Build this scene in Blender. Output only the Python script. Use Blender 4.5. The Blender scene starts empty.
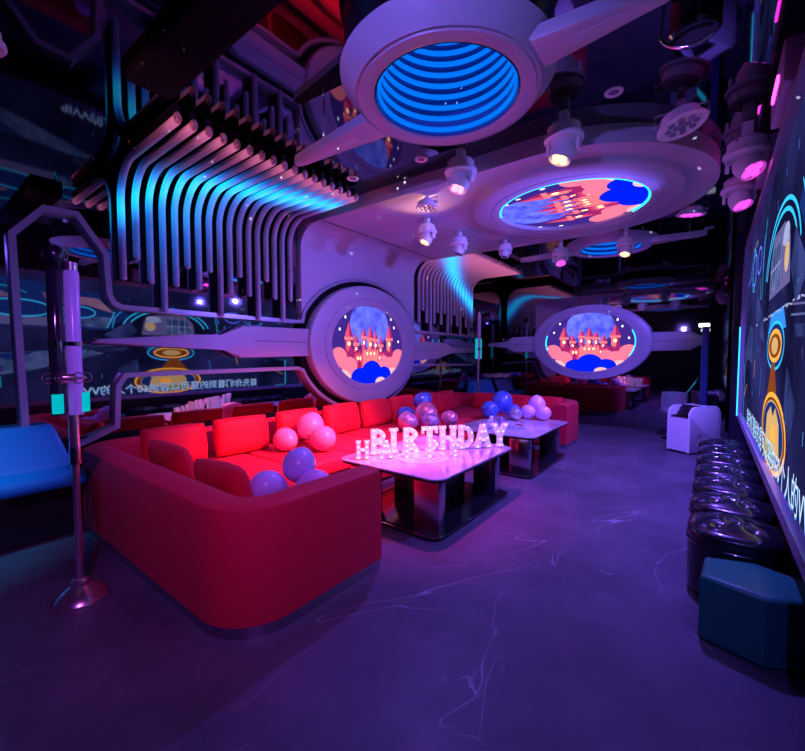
import bpy, bmesh, math, random
from mathutils import Matrix, Vector
random.seed(7)
PI = math.pi
S = bpy.context.scene
COL = S.collection
V = Vector

# ------------------------------------------------------------------ mesh helpers
class MB:
    def __init__(self):
        self.v = []; self.f = []; self.m = []
    def add(self, vs, fs, m=0, M=None):
        b = len(self.v)
        for p in vs:
            p = V(p)
            self.v.append(M @ p if M is not None else p)
        for f in fs:
            self.f.append([i + b for i in f]); self.m.append(m)
        return self
    def box(self, x0, x1, y0, y1, z0, z1, m=0, M=None):
        vs = [(x0,y0,z0),(x1,y0,z0),(x1,y1,z0),(x0,y1,z0),(x0,y0,z1),(x1,y0,z1),(x1,y1,z1),(x0,y1,z1)]
        fs = [(0,3,2,1),(4,5,6,7),(0,1,5,4),(1,2,6,5),(2,3,7,6),(3,0,4,7)]
        return self.add(vs, fs, m, M)
    def rbox(self, x0, x1, y0, y1, z0, z1, r=.02, seg=3, m=0, M=None):
        bm = bmesh.new()
        bmesh.ops.create_cube(bm, size=1)
        for v in bm.verts:
            v.co = ((v.co.x+.5)*(x1-x0)+x0, (v.co.y+.5)*(y1-y0)+y0, (v.co.z+.5)*(z1-z0)+z0)
        bmesh.ops.bevel(bm, geom=bm.edges[:], offset=r, segments=seg, profile=.5, affect='EDGES')
        bm.verts.index_update()
        self.add([v.co.copy() for v in bm.verts], [[v.index for v in f.verts] for f in bm.faces], m, M)
        bm.free(); return self
    def lathe(self, prof, seg=32, m=0, M=None, closed=False, caps=True):
        vs = []; fs = []; n = len(prof)
        for r, z in prof:
            for k in range(seg):
                a = 2*PI*k/seg
                vs.append((r*math.cos(a), r*math.sin(a), z))
        rng = range(n if closed else n-1)
        for i in rng:
            j = (i+1) % n
            for k in range(seg):
                k2 = (k+1) % seg
                fs.append((i*seg+k, i*seg+k2, j*seg+k2, j*seg+k))
        if caps and not closed:
            if prof[0][0] > 1e-5: fs.append(list(range(seg))[::-1])
            if prof[-1][0] > 1e-5: fs.append([(n-1)*seg+k for k in range(seg)])
        return self.add(vs, fs, m, M)
    def prism(self, poly, z0, z1, m=0, M=None):
        n = len(poly)
        vs = [(x,y,z0) for x,y in poly] + [(x,y,z1) for x,y in poly]
        fs = [list(range(n))[::-1], list(range(n,2*n))]
        for i in range(n):
            j = (i+1) % n
            fs.append((i,j,n+j,n+i))
        return self.add(vs, fs, m, M)
    def bprism(self, poly, z0, z1, r=.02, seg=3, m=0, M=None):
        bm = bmesh.new(); n = len(poly)
        b = [bm.verts.new((x,y,z0)) for x,y in poly]; t = [bm.verts.new((x,y,z1)) for x,y in poly]
        bm.faces.new(b[::-1]); top = bm.faces.new(t)
        for i in range(n): bm.faces.new((b[i], b[(i+1)%n], t[(i+1)%n], t[i]))
        bmesh.ops.bevel(bm, geom=list(top.edges), offset=r, segments=seg, profile=.5, affect='EDGES')
        bm.verts.index_update()
        self.add([v.co.copy() for v in bm.verts], [[v.index for v in f.verts] for f in bm.faces], m, M)
        bm.free(); return self
    def tube(self, path, r, seg=8, closed=False, m=0, M=None):
        P = [V(p) for p in path]; n = len(P); vs = []; fs = []
        rs = r if isinstance(r, (list,tuple)) else [r]*n
        up = None
        for i in range(n):
            a = P[i-1] if (i or closed) else P[i]
            b = P[(i+1) % n] if (i < n-1 or closed) else P[i]
            t = (b-a).normalized()
            if up is None:
                up = V((0,0,1)) if abs(t.z) < .9 else V((1,0,0))
            s = t.cross(up)
            if s.length < 1e-6: s = t.orthogonal()
            s.normalize(); up = s.cross(t).normalized()
            for k in range(seg):
                an = 2*PI*k/seg
                vs.append(P[i] + (s*math.cos(an) + up*math.sin(an))*rs[i])
        for i in range(n if closed else n-1):
            j = (i+1) % n
            for k in range(seg):
                k2 = (k+1) % seg
                fs.append((i*seg+k, i*seg+k2, j*seg+k2, j*seg+k))
        if not closed:
            fs.append(list(range(seg))[::-1]); fs.append([(n-1)*seg+k for k in range(seg)])
        return self.add(vs, fs, m, M)
    def strip(self, pts, w, d, m=0, M=None, closed=False):
        """flat mitred band of width w along a 2D polyline, raised from 0 to d"""
        P = [V((p[0],p[1])) for p in pts]; n = len(P); L = []; R = []
        for i in range(n):
            a = P[i-1] if (i or closed) else None
            b = P[(i+1) % n] if (i < n-1 or closed) else None
            d1 = (P[i]-a).normalized() if a is not None else None
            d2 = (b-P[i]).normalized() if b is not None else None
            if d1 is None: d1 = d2
            if d2 is None: d2 = d1
            n1 = V((-d1.y,d1.x)); n2 = V((-d2.y,d2.x))
            q = (n1+n2)
            q = q.normalized() if q.length > 1e-6 else n1
            c = max(.4, q.dot(n1))
            L.append(P[i]+q*(w/2/c)); R.append(P[i]-q*(w/2/c))
        vs = []; fs = []
        for z in (0,d):
            vs += [(p.x,p.y,z) for p in L] + [(p.x,p.y,z) for p in R]
        N = 2*n
        for i in range(n if closed else n-1):
            j = (i+1) % n
            fs += [(N+i, N+n+i, N+n+j, N+j), (i, j, n+j, n+i), (i, N+i, N+j, j), (n+i, n+j, N+n+j, N+n+i)]
        if not closed:
            fs += [(0,n,N+n,N), (n-1, N+n-1, N+n+n-1, n+n-1)]
        return self.add(vs, fs, m, M)
    def sweep(self, prof, path, m=0, M=None, caps=True):
        """profile (offset to the right, height) swept along a horizontal 2D path"""
        P = [V((p[0],p[1])) for p in path]
        P = [p for i,p in enumerate(P) if i == 0 or (p-P[i-1]).length > 1e-5]; n = len(P); k = len(prof); vs = []; fs = []
        for i in range(n):
            d1 = (P[i]-P[i-1]).normalized() if i else (P[1]-P[0]).normalized()
            d2 = (P[i+1]-P[i]).normalized() if i < n-1 else d1
            n1 = V((d1.y,-d1.x)); n2 = V((d2.y,-d2.x)); q = (n1+n2).normalized()
            c = max(.3, q.dot(n1))
            for o, h in prof:
                p = P[i] + q*(o/c)
                vs.append((p.x,p.y,h))
        for i in range(n-1):
            for j in range(k):
                j2 = (j+1) % k
                fs.append((i*k+j, i*k+j2, (i+1)*k+j2, (i+1)*k+j))
        if caps:
            fs.append(list(range(k))[::-1]); fs.append([(n-1)*k+j for j in range(k)])
        return self.add(vs, fs, m, M)
    def pillow(self, w, h, d, n=14, e=.5, m=0, M=None):
        vs = []; fs = []
        for s in (1,-1):
            for i in range(n+1):
                for j in range(n+1):
                    a = -1+2*i/n; b = -1+2*j/n
                    a = math.sin(a*PI/2)*.55+a*.45; b = math.sin(b*PI/2)*.55+b*.45
                    t = max(0,(1-a**4)*(1-b**4))**e
                    pin = 1-.05*(a*a*b*b)
                    q = 1-.03*(1-b*b); q2 = 1-.03*(1-a*a)
                    vs.append((a*w/2*pin*q2, b*h/2*pin*q, s*(d/2*t+.004)))
        N = (n+1)*(n+1)
        for i in range(n):
            for j in range(n):
                a = i*(n+1)+j; b = a+1; c = a+n+2; e2 = a+n+1
                fs.append((a,e2,c,b)); fs.append((N+a,N+b,N+c,N+e2))
        ring = [i*(n+1) for i in range(n+1)] + [n*(n+1)+j for j in range(1,n+1)] + [i*(n+1)+n for i in range(n-1,-1,-1)] + [j for j in range(n-1,0,-1)]
        for i in range(len(ring)):
            a = ring[i]; b = ring[(i+1)%len(ring)]
            fs.append((a,N+a,N+b,b))
        return self.add(vs, fs, m, M)
    def bbox(self):
        return [min(p[i] for p in self.v) for i in range(3)] + [max(p[i] for p in self.v) for i in range(3)]
    def build(self, name, mats, parent=None, loc=None, angle=35):
        me = bpy.data.meshes.new(name)
        me.from_pydata([tuple(p) for p in self.v], [], self.f)
        if not isinstance(mats, (list,tuple)): mats = [mats]
        for mt in mats: me.materials.append(mt)
        me.polygons.foreach_set('material_index', self.m)
        bm = bmesh.new(); bm.from_mesh(me)
        bmesh.ops.recalc_face_normals(bm, faces=bm.faces)
        bm.to_mesh(me); bm.free()
        me.shade_smooth(); me.set_sharp_from_angle(angle=math.radians(angle))
        me.update()
        o = bpy.data.objects.new(name, me); COL.objects.link(o)
        if parent is not None: o.parent = parent
        if loc is not None: o.location = loc
        return o

def tag(o, label, cat, group=None):
    o['label'] = label; o['category'] = cat
    if group: o['group'] = group
    return o
def thing(name, label, cat, loc=(0,0,0), rz=0, group=None):
    o = bpy.data.objects.new(name, None); COL.objects.link(o)
    o.empty_display_size = .1
    o.location = loc; o.rotation_euler = (0,0,rz)
    return tag(o, label, cat, group)
def struct(name, mb, mat, **k):
    o = mb.build(name, mat, **k); o['kind'] = 'structure'; return o
def dup(root, loc, rz=None, label=None, group=None):
    def cp(o, par):
        c = o.copy(); COL.objects.link(c); c.parent = par
        for ch in kids.get(o.name, []): cp(ch, c)
        return c
    kids = {}
    for o in COL.objects:
        if o.parent: kids.setdefault(o.parent.name, []).append(o)
    r = cp(root, None); r.location = loc
    if rz is not None: r.rotation_euler = (0,0,rz)
    if label: r['label'] = label
    if group: r['group'] = group
    return r
def T(x,y,z): return Matrix.Translation((x,y,z))
def RZ(a): return Matrix.Rotation(a,4,'Z')
def RX(a): return Matrix.Rotation(a,4,'X')
def RY(a): return Matrix.Rotation(a,4,'Y')
def SC(x,y,z): return Matrix.Diagonal((x,y,z,1))
def FR(o,u,v,n):
    u=V(u); v=V(v); n=V(n)
    return Matrix(((u.x,v.x,n.x,o[0]),(u.y,v.y,n.y,o[1]),(u.z,v.z,n.z,o[2]),(0,0,0,1)))
def arc(cx,cy,rx,ry,a0,a1,n=24):
    return [(cx+rx*math.cos(math.radians(a0+(a1-a0)*i/n)), cy+ry*math.sin(math.radians(a0+(a1-a0)*i/n))) for i in range(n+1)]
def rrect(x0,x1,y0,y1,r,n=6):
    return arc(x1-r,y1-r,r,r,0,90,n)+arc(x0+r,y1-r,r,r,90,180,n)+arc(x0+r,y0+r,r,r,180,270,n)+arc(x1-r,y0+r,r,r,270,360,n)
def text_mb(body, size, M, depth=.004, m=0, mb=None, align='CENTER'):
    cu = bpy.data.curves.new('lettering','FONT'); cu.body = body; cu.size = size
    cu.align_x = align; cu.align_y = 'CENTER'; cu.resolution_u = 3
    o = bpy.data.objects.new('lettering', cu); COL.objects.link(o)
    bpy.context.view_layer.update()
    me = bpy.data.meshes.new_from_object(o.evaluated_get(bpy.context.evaluated_depsgraph_get()))
    mb = mb or MB()
    vs = [v.co.copy() for v in me.vertices]; w = (min(v.x for v in vs), max(v.x for v in vs)) if vs else (0,0)
    mb.add([(v.x,v.y,depth) for v in vs], [list(p.vertices) for p in me.polygons], m, M)
    bpy.data.objects.remove(o); bpy.data.curves.remove(cu); bpy.data.meshes.remove(me)
    return mb, w

# ------------------------------------------------------------------ materials
def mat(name, col, rough=.5, metal=0, emit=None, strength=0, coat=0, spec=.5, bump=None, sheen=0, trans=0, alpha=1):
    m = bpy.data.materials.new(name); m.use_nodes = True
    nt = m.node_tree; b = nt.nodes['Principled BSDF']
    b.inputs['Base Color'].default_value = (*col,1); b.inputs['Roughness'].default_value = rough
    b.inputs['Metallic'].default_value = metal; b.inputs['Coat Weight'].default_value = coat
    b.inputs['Coat Roughness'].default_value = .08
    b.inputs['Specular IOR Level'].default_value = spec
    b.inputs['Sheen Weight'].default_value = sheen
    b.inputs['Transmission Weight'].default_value = trans
    if emit:
        b.inputs['Emission Color'].default_value = (*emit,1); b.inputs['Emission Strength'].default_value = strength
    if bump:
        sc, st = bump
        tc = nt.nodes.new('ShaderNodeTexCoord'); no = nt.nodes.new('ShaderNodeTexNoise'); bu = nt.nodes.new('ShaderNodeBump')
        no.inputs['Scale'].default_value = sc; no.inputs['Detail'].default_value = 4
        bu.inputs['Strength'].default_value = st; bu.inputs['Distance'].default_value = .01
        nt.links.new(tc.outputs['Object'], no.inputs['Vector']); nt.links.new(no.outputs['Fac'], bu.inputs['Height'])
        nt.links.new(bu.outputs['Normal'], b.inputs['Normal'])
    return m
def glow(name, col, s): return mat(name, (0,0,0), .5, 0, col, s, spec=0)
def mottled(m, c1, c2, scale, emit=False, strength=1, detail=5, stretch=(1,1,1), pos=(.35,.65)):
    nt = m.node_tree; b = nt.nodes['Principled BSDF']
    tc = nt.nodes.new('ShaderNodeTexCoord'); mp = nt.nodes.new('ShaderNodeMapping'); no = nt.nodes.new('ShaderNodeTexNoise'); cr = nt.nodes.new('ShaderNodeValToRGB')
    mp.inputs['Scale'].default_value = stretch
    no.inputs['Scale'].default_value = scale; no.inputs['Detail'].default_value = detail
    cr.color_ramp.elements[0].position = pos[0]; cr.color_ramp.elements[0].color = (*c1,1)
    cr.color_ramp.elements[1].position = pos[1]; cr.color_ramp.elements[1].color = (*c2,1)
    nt.links.new(tc.outputs['Object'], mp.inputs['Vector']); nt.links.new(mp.outputs['Vector'], no.inputs['Vector'])
    nt.links.new(no.outputs['Fac'], cr.inputs['Fac'])
    nt.links.new(cr.outputs['Color'], b.inputs['Emission Color' if emit else 'Base Color'])
    if emit: b.inputs['Emission Strength'].default_value = strength
    return m

MIRROR = mat('black_mirror', (.38,.37,.43), .025, 1)
MIRROR_CEIL = mat('black_mirror_ceiling', (.155,.14,.175), .035, 1)
def seams(m, axis, pitch, off=0):
    nt = m.node_tree; b = nt.nodes['Principled BSDF']
    tc = nt.nodes.new('ShaderNodeTexCoord'); sp = nt.nodes.new('ShaderNodeSeparateXYZ'); a = nt.nodes.new('ShaderNodeMath'); d = nt.nodes.new('ShaderNodeMath'); c = nt.nodes.new('ShaderNodeMath'); mx = nt.nodes.new('ShaderNodeMixRGB')
    a.operation='ADD'; a.inputs[1].default_value = off+50*pitch
    d.operation='MODULO'; d.inputs[1].default_value = pitch
    c.operation='LESS_THAN'; c.inputs[1].default_value = .006
    nt.links.new(tc.outputs['Object'], sp.inputs[0]); nt.links.new(sp.outputs[axis], a.inputs[0]); nt.links.new(a.outputs[0], d.inputs[0]); nt.links.new(d.outputs[0], c.inputs[0])
    nt.links.new(c.outputs[0], mx.inputs['Fac']); mx.inputs['Color1'].default_value = b.inputs['Base Color'].default_value; mx.inputs['Color2'].default_value = (.01,.01,.015,1)
    nt.links.new(mx.outputs[0], b.inputs['Base Color'])
MIRROR_FAR = mat('black_mirror_far', (.24,.23,.29), .03, 1); seams(MIRROR_FAR, 'X', 1.05, .15)
SATIN = mat('satin_grey_panel', (.48,.46,.55), .38, 0, spec=.5)
SATIN_D = mat('satin_grey_groove', (.10,.09,.13), .45)
TRIMM = mat('trim_metal', (.42,.40,.50), .3, .35)
BLACK = mat('black_lacquer', (.012,.011,.016), .18, spec=.6)
BLACKM = mat('black_matte', (.006,.006,.009), .8, spec=.08)
DARKWALL = mat('dark_navy_wall', (.018,.018,.04), .35)
RED = mat('red_upholstery', (.66,.010,.05), .62, bump=(260,.12), sheen=.04, spec=.25)
REDC = mat('red_cushion_fabric', (.80,.010,.035), .6, bump=(14,.25), sheen=.04, spec=.25)
TEAL = mat('teal_leather', (.012,.26,.50), .33, bump=(90,.12))
TEALD = mat('dark_teal_leather', (.012,.22,.15), .36, bump=(120,.15))
STITCH = mat('stitching', (.03,.10,.22), .6)
BLKLEATHER = mat('black_glossy_leather', (.010,.010,.018), .24, coat=.3, bump=(9,.05))
CHROME = mat('dark_chrome', (.55,.52,.6), .07, 1)
CHROMED = mat('smoked_mirror', (.50,.47,.56), .20, 1)
STEEL = mat('pinkish_steel', (.72,.55,.60), .22, .9)
WHITEP = mat('white_plastic', (.78,.77,.82), .35)
GREYP = mat('grey_plastic', (.30,.29,.34), .45)
GRILLE = mat('black_grille', (.01,.01,.012), .3)
MARBLE = mottled(mat('white_marble', (.8,.76,.82), .14, coat=.3), (.26,.22,.31), (.56,.52,.60), 2.2, detail=9, pos=(.3,.56))
TRAY = mat('white_ceramic', (.82,.82,.86), .2, coat=.3)
LETTER = mat('white_letter_shell', (.85,.84,.90), .4, 0, (.80,.70,1), .16)
BULB = glow('warm_bulb', (1,.62,.80), 3.0)
LENS_PINK = glow('pink_lens', (1,.22,.42), 3)
LENS_WARM = glow('warm_lens', (1,.50,.22), 3.5)
LENS_MAG = glow('magenta_lens', (1,.05,.75), 2.2)
LENS_OFF = mat('dull_lens', (.25,.22,.35), .1, coat=.5)
CYAN = glow('cyan_led', (.02,.62,1), 2.2)
CYANT = glow('teal_led', (.0,.50,.58), .9)
BLUE = glow('blue_led_ring', (.0,.17,.95), 1.0)
MAGLED = glow('magenta_led', (1,.04,.75), 6)
VIOLET_TUBE = mat('violet_tube_added_glow', (.40,.30,.72), .25, 0, (.26,.11,.75), .20, coat=.2)  # weak violet emission added, standing in for lamp light on the tube
DARK_TUBE = mat('smoked_acrylic_tube', (.02,.018,.035), .08, coat=.6)
PINKB = mat('pink_latex', (.92,.30,.52), .3, coat=.25)
VIOLB = mat('lilac_latex', (.60,.55,.97), .3, coat=.25)
PURB = mat('mauve_latex', (.78,.45,.86), .3, coat=.25)
CHRPINK = mat('chrome_pink_foil', (.92,.30,.50), .16, .55)
CHRBLUE = mat('chrome_blue_foil', (.14,.26,.90), .16, .55)
CHRMAUVE = mat('chrome_mauve_foil', (.66,.38,.74), .16, .55)
CHRSILV = mat('chrome_silver_foil', (.70,.66,.74), .14, .7)
GLASS = mat('clear_glass', (.95,.95,1), .02, trans=1)

def floor_mat():
    m = mat('slate_floor', (.06,.055,.07), .34, spec=.28)
    nt = m.node_tree; L = nt.links; N = nt.nodes; b = N['Principled BSDF']
    tc = N.new('ShaderNodeTexCoord')
    n1 = N.new('ShaderNodeTexNoise'); n1.inputs['Scale'].default_value = 1.6; n1.inputs['Detail'].default_value = 8; n1.inputs['Roughness'].default_value = .65
    cr = N.new('ShaderNodeValToRGB'); cr.color_ramp.elements[0].position = .3; cr.color_ramp.elements[0].color = (.062,.058,.075,1)
    cr.color_ramp.elements[1].position = .72; cr.color_ramp.elements[1].color = (.135,.128,.16,1)
    L.new(tc.outputs['Object'], n1.inputs['Vector']); L.new(n1.outputs['Fac'], cr.inputs['Fac'])
    def veins(scale, thr, seed, mscale, mlo, rot):
        mp = N.new('ShaderNodeMapping'); mp.inputs['Location'].default_value = (seed,seed*1.7,0); mp.inputs['Rotation'].default_value = (0,0,-math.radians(rot)); ms = N.new('ShaderNodeMapping'); ms.inputs['Scale'].default_value = (.22,1,1); L.new(mp.outputs['Vector'], ms.inputs['Vector'])
        nn = N.new('ShaderNodeTexNoise'); nn.inputs['Scale'].default_value = scale; nn.inputs['Detail'].default_value = 3.2; nn.inputs['Roughness'].default_value = .42
        s = N.new('ShaderNodeMath'); s.operation='SUBTRACT'; s.inputs[1].default_value = .5
        a = N.new('ShaderNodeMath'); a.operation='ABSOLUTE'
        r = N.new('ShaderNodeMapRange'); r.inputs['From Min'].default_value = 0; r.inputs['From Max'].default_value = thr; r.inputs['To Min'].default_value = 1; r.inputs['To Max'].default_value = 0
        m2 = N.new('ShaderNodeTexNoise'); m2.inputs['Scale'].default_value = mscale; m2.inputs['Detail'].default_value = 3
        r2 = N.new('ShaderNodeMapRange'); r2.inputs['From Min'].default_value = mlo; r2.inputs['From Max'].default_value = mlo+.1
        mu = N.new('ShaderNodeMath'); mu.operation='MULTIPLY'
        L.new(tc.outputs['Object'], mp.inputs['Vector']); L.new(ms.outputs['Vector'], nn.inputs['Vector']); L.new(nn.outputs['Fac'], s.inputs[0]); L.new(s.outputs[0], a.inputs[0]); L.new(a.outputs[0], r.inputs['Value'])
        L.new(ms.outputs['Vector'], m2.inputs['Vector']); L.new(m2.outputs['Fac'], r2.inputs['Value'])
        L.new(r.outputs[0], mu.inputs[0]); L.new(r2.outputs[0], mu.inputs[1])
        return mu
    v1 = veins(2.2, .0045, 3.1, 2.6, .53, 57); v2 = veins(3.6, .0055, 11.3, 3.4, .57, 105)
    mxm = N.new('ShaderNodeMath'); mxm.operation='MAXIMUM'; L.new(v1.outputs[0], mxm.inputs[0]); L.new(v2.outputs[0], mxm.inputs[1])
    sc = N.new('ShaderNodeMath'); sc.operation='MULTIPLY'; sc.inputs[1].default_value = .55; L.new(mxm.outputs[0], sc.inputs[0])
    mx = N.new('ShaderNodeMixRGB'); mx.inputs['Color2'].default_value = (.55,.52,.58,1)
    L.new(sc.outputs[0], mx.inputs['Fac']); L.new(cr.outputs['Color'], mx.inputs['Color1']); L.new(mx.outputs['Color'], b.inputs['Base Color'])
    n3 = N.new('ShaderNodeTexNoise'); n3.inputs['Scale'].default_value = 7; n3.inputs['Detail'].default_value = 5
    r3 = N.new('ShaderNodeMapRange'); r3.inputs['To Min'].default_value = .34; r3.inputs['To Max'].default_value = .52
    L.new(tc.outputs['Object'], n3.inputs['Vector']); L.new(n3.outputs['Fac'], r3.inputs['Value']); L.new(r3.outputs[0], b.inputs['Roughness'])
    return m
FLOORM = floor_mat()

def pipe_mat():
    m = mat('pixel_light_diffuser', (.36,.34,.45), .35)
    nt = m.node_tree; b = nt.nodes['Principled BSDF']
    at = nt.nodes.new('ShaderNodeAttribute'); at.attribute_name = 'lit'
    cr = nt.nodes.new('ShaderNodeValToRGB'); e = cr.color_ramp.elements
    e[0].position = 0; e[0].color = (0,0,0,1); e[1].position = 1; e[1].color = (.0,.60,.95,1)
    q = e.new(.3); q.color = (.0,.07,.36,1); q = e.new(.65); q.color = (.0,.30,.80,1)
    nt.links.new(at.outputs['Fac'], cr.inputs['Fac']); a2 = nt.nodes.new('ShaderNodeAttribute'); a2.attribute_name = 'painted_rosy'
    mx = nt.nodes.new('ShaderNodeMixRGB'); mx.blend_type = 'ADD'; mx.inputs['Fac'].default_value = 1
    c2 = nt.nodes.new('ShaderNodeMixRGB'); c2.inputs['Color1'].default_value = (0,0,0,1); c2.inputs['Color2'].default_value = (.40,.085,.17,1)  # pink emission painted toward the ceiling ends, in place of lamp light
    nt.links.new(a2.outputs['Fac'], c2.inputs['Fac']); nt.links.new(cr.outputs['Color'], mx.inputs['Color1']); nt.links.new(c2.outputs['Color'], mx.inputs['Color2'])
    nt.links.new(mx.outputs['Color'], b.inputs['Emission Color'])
    b.inputs['Emission Strength'].default_value = 1.1
    return m
PIPEM = pipe_mat()
PIPECH = mat('pipe_channel', (.010,.009,.014), .6, spec=.15)
PIPECAP = mat('pipe_end_cap', (.62,.42,.46), .3)

# ------------------------------------------------------------------ room
XL, XR, YB, YF, ZC = -4.4, .46, -2.2, 9.1, 3.3
P1 = (-1.32, 2.14); P2 = (-1.30, 6.98)
struct('floor', MB().box(XL-.1,XR+.1,YB-.1,YF+.1,-.1,0), FLOORM)
def ceiling():
    cu = bpy.data.curves.new('ceiling','CURVE'); cu.dimensions = '2D'; cu.fill_mode = 'BOTH'
    def poly(pts):
        s = cu.splines.new('POLY'); s.points.add(len(pts)-1); s.use_cyclic_u = True
        for p,q in zip(s.points, pts): p.co = (q[0],q[1],0,1)
    poly([(XL-.1,YB-.1),(XR+.1,YB-.1),(XR+.1,YF+.1),(XL-.1,YF+.1)])
    for c in (P1,P2): poly(arc(c[0],c[1],.44,.44,0,360,48)[:-1])
    o = bpy.data.objects.new('ceiling_outline', cu); COL.objects.link(o)
    bpy.context.view_layer.update()
    me = bpy.data.meshes.new_from_object(o.evaluated_get(bpy.context.evaluated_depsgraph_get()))
    bpy.data.objects.remove(o); bpy.data.curves.remove(cu)
    me.materials.clear(); me.materials.append(MIRROR_CEIL); me.name = 'ceiling'
    c = bpy.data.objects.new('ceiling', me); COL.objects.link(c); c.location = (0,0,ZC); c['kind'] = 'structure'
ceiling()
struct('wall_left', MB().box(XL-.1,XL,YB,YF,0,ZC), MIRROR)
struct('wall_far', MB().box(XL,XR,YF,YF+.1,0,ZC), MIRROR_FAR)
struct('wall_right', MB().box(XR,XR+.1,YB,YF,0,ZC), DARKWALL)
struct('wall_back', MB().box(XL,XR,YB-.1,YB,0,ZC), DARKWALL)
# dark pier beyond the screen
struct('trim_6', MB().rbox(.24,XR,7.9,8.3,0,ZC,.01), DARKWALL)
# soffit: wall panel bending into the ceiling panel that ends in a half circle
SY0, SY1, SZ = 3.40, 5.98, 3.15
def soffit():
    mb = MB()
    cx, cy, r = -1.35, 4.80, 1.36
    out = [(-4.4,SY0),(cx-.2,cy-r)] + arc(cx,cy,r,r,-88,88,48) + [(cx-.2,cy+r),(-4.4,SY1)]
    mb.prism(out, SZ, ZC)
    corner = arc(-4.34+.28,SZ-.28,.28,.28,90,180,8)
    poly = [(-4.399,1.90),(-4.399,SZ),(-4.06,SZ)] + corner[1:] + [(-4.34,1.90)]
    n = len(poly)
    vs = [(x,SY0+.02,z) for x,z in poly] + [(x,SY1-.02,z) for x,z in poly]
    fs = [list(range(n)), list(range(n,2*n))[::-1]] + [(i,(i+1)%n,n+(i+1)%n,n+i) for i in range(n)]
    mb.add(vs, fs)
    return struct('ceiling_soffit', mb, SATIN)
soffit()
# ridge line on the soffit corner
struct('trim_5', MB().box(-3.92,-3.90,SY0+.02,SY1-.02,SZ-.006,SZ+.002), SATIN_D)

# wall trims (left wall plane: u=+Y, v=+Z, n=+X)
FL = FR((XL,0,0),(0,1,0),(0,0,1),(1,0,0))
DCY, DCZ, DA, DB = 4.66, 1.62, 1.21, .905          # left screen ring
def el(a0,a1,k=1.09,n=40): return arc(DCY,DCZ,DA*k,DB*k,a0,a1,n)
t1 = [(.69,.0),(.66,1.3),(.64,2.40),(.84,2.65),(1.05,2.66),(1.25,2.36),(1.265,2.0),(1.30,1.93),(1.36,1.90),(3.30,1.90),(3.42,1.91)]
t1 += [p for p in el(156,24,1.10)]
t1 += [(5.90,1.92),(6.0,1.90),(8.25,1.90)]
struct('trim_1', MB().strip(t1,.046,.085,0,FL), TRIMM)
t2 = [(1.0,.68),(1.06,.70),(1.29,.80),(1.31,1.17),(1.37,1.27),(3.34,1.29)] + el(201,339,1.10) + [(5.94,1.29),(8.2,1.25)]
struct('trim_2', MB().strip(t2,.042,.085,0,FL), TRIMM)
struct('added_wainscot', MB().box(XL,XL+.012,YB,YF,0,.735), BLACKM)  # black wainscot added to hide the sofa's reflection in the wall mirror

struct('shadow_gap_plate', MB().prism(arc(DCY,DCZ,DA*1.085,DB*1.085,0,360,72)[:-1],.012,.066,0,FL), BLACKM)  # black plate standing in for the shadow gap around the screen ring
# ------------------------------------------------------------------ castle picture on round screens
def clip_unit(poly, n=64):
    out = [V((p[0],p[1])) for p in poly]
    for k in range(n):
        a = 2*PI*(k+.5)/n; nx, ny = math.cos(a), math.sin(a); d = math.cos(PI/n)
        res = []
        for i in range(len(out)):
            p, q = out[i-1], out[i]
            dp = p.x*nx+p.y*ny-d; dq = q.x*nx+q.y*ny-d
            if (dp <= 0) != (dq <= 0):
                res.append(p+(q-p)*(dp/(dp-dq)))
            if dq <= 0: res.append(q)
        out = res
        if len(out) < 3: return []
    return [(p.x,p.y) for p in out]
PIC = [glow('screen_night_sky',(.055,.02,.26),1.0),
       mottled(glow('screen_moon',(.3,.35,1),1), (.03,.03,.60),(.17,.20,1.0), 5.5, True, 1.3, pos=(.30,.70)),
       glow('screen_castle_shade',(.42,.02,.17),.95), glow('screen_castle_stone',(.85,.085,.22),1.0),
       glow('screen_castle_light',(1,.22,.27),1.0), glow('screen_window',(1,.70,.30),2.6),
       glow('screen_pink_orb',(1,.22,.36),1.0), glow('screen_blue_cloud',(.0,.015,1.0),.95),
       glow('screen_pale_orb',(1,.55,.60),1.0), glow('screen_star',(.75,.8,1),1.8)]
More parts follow.
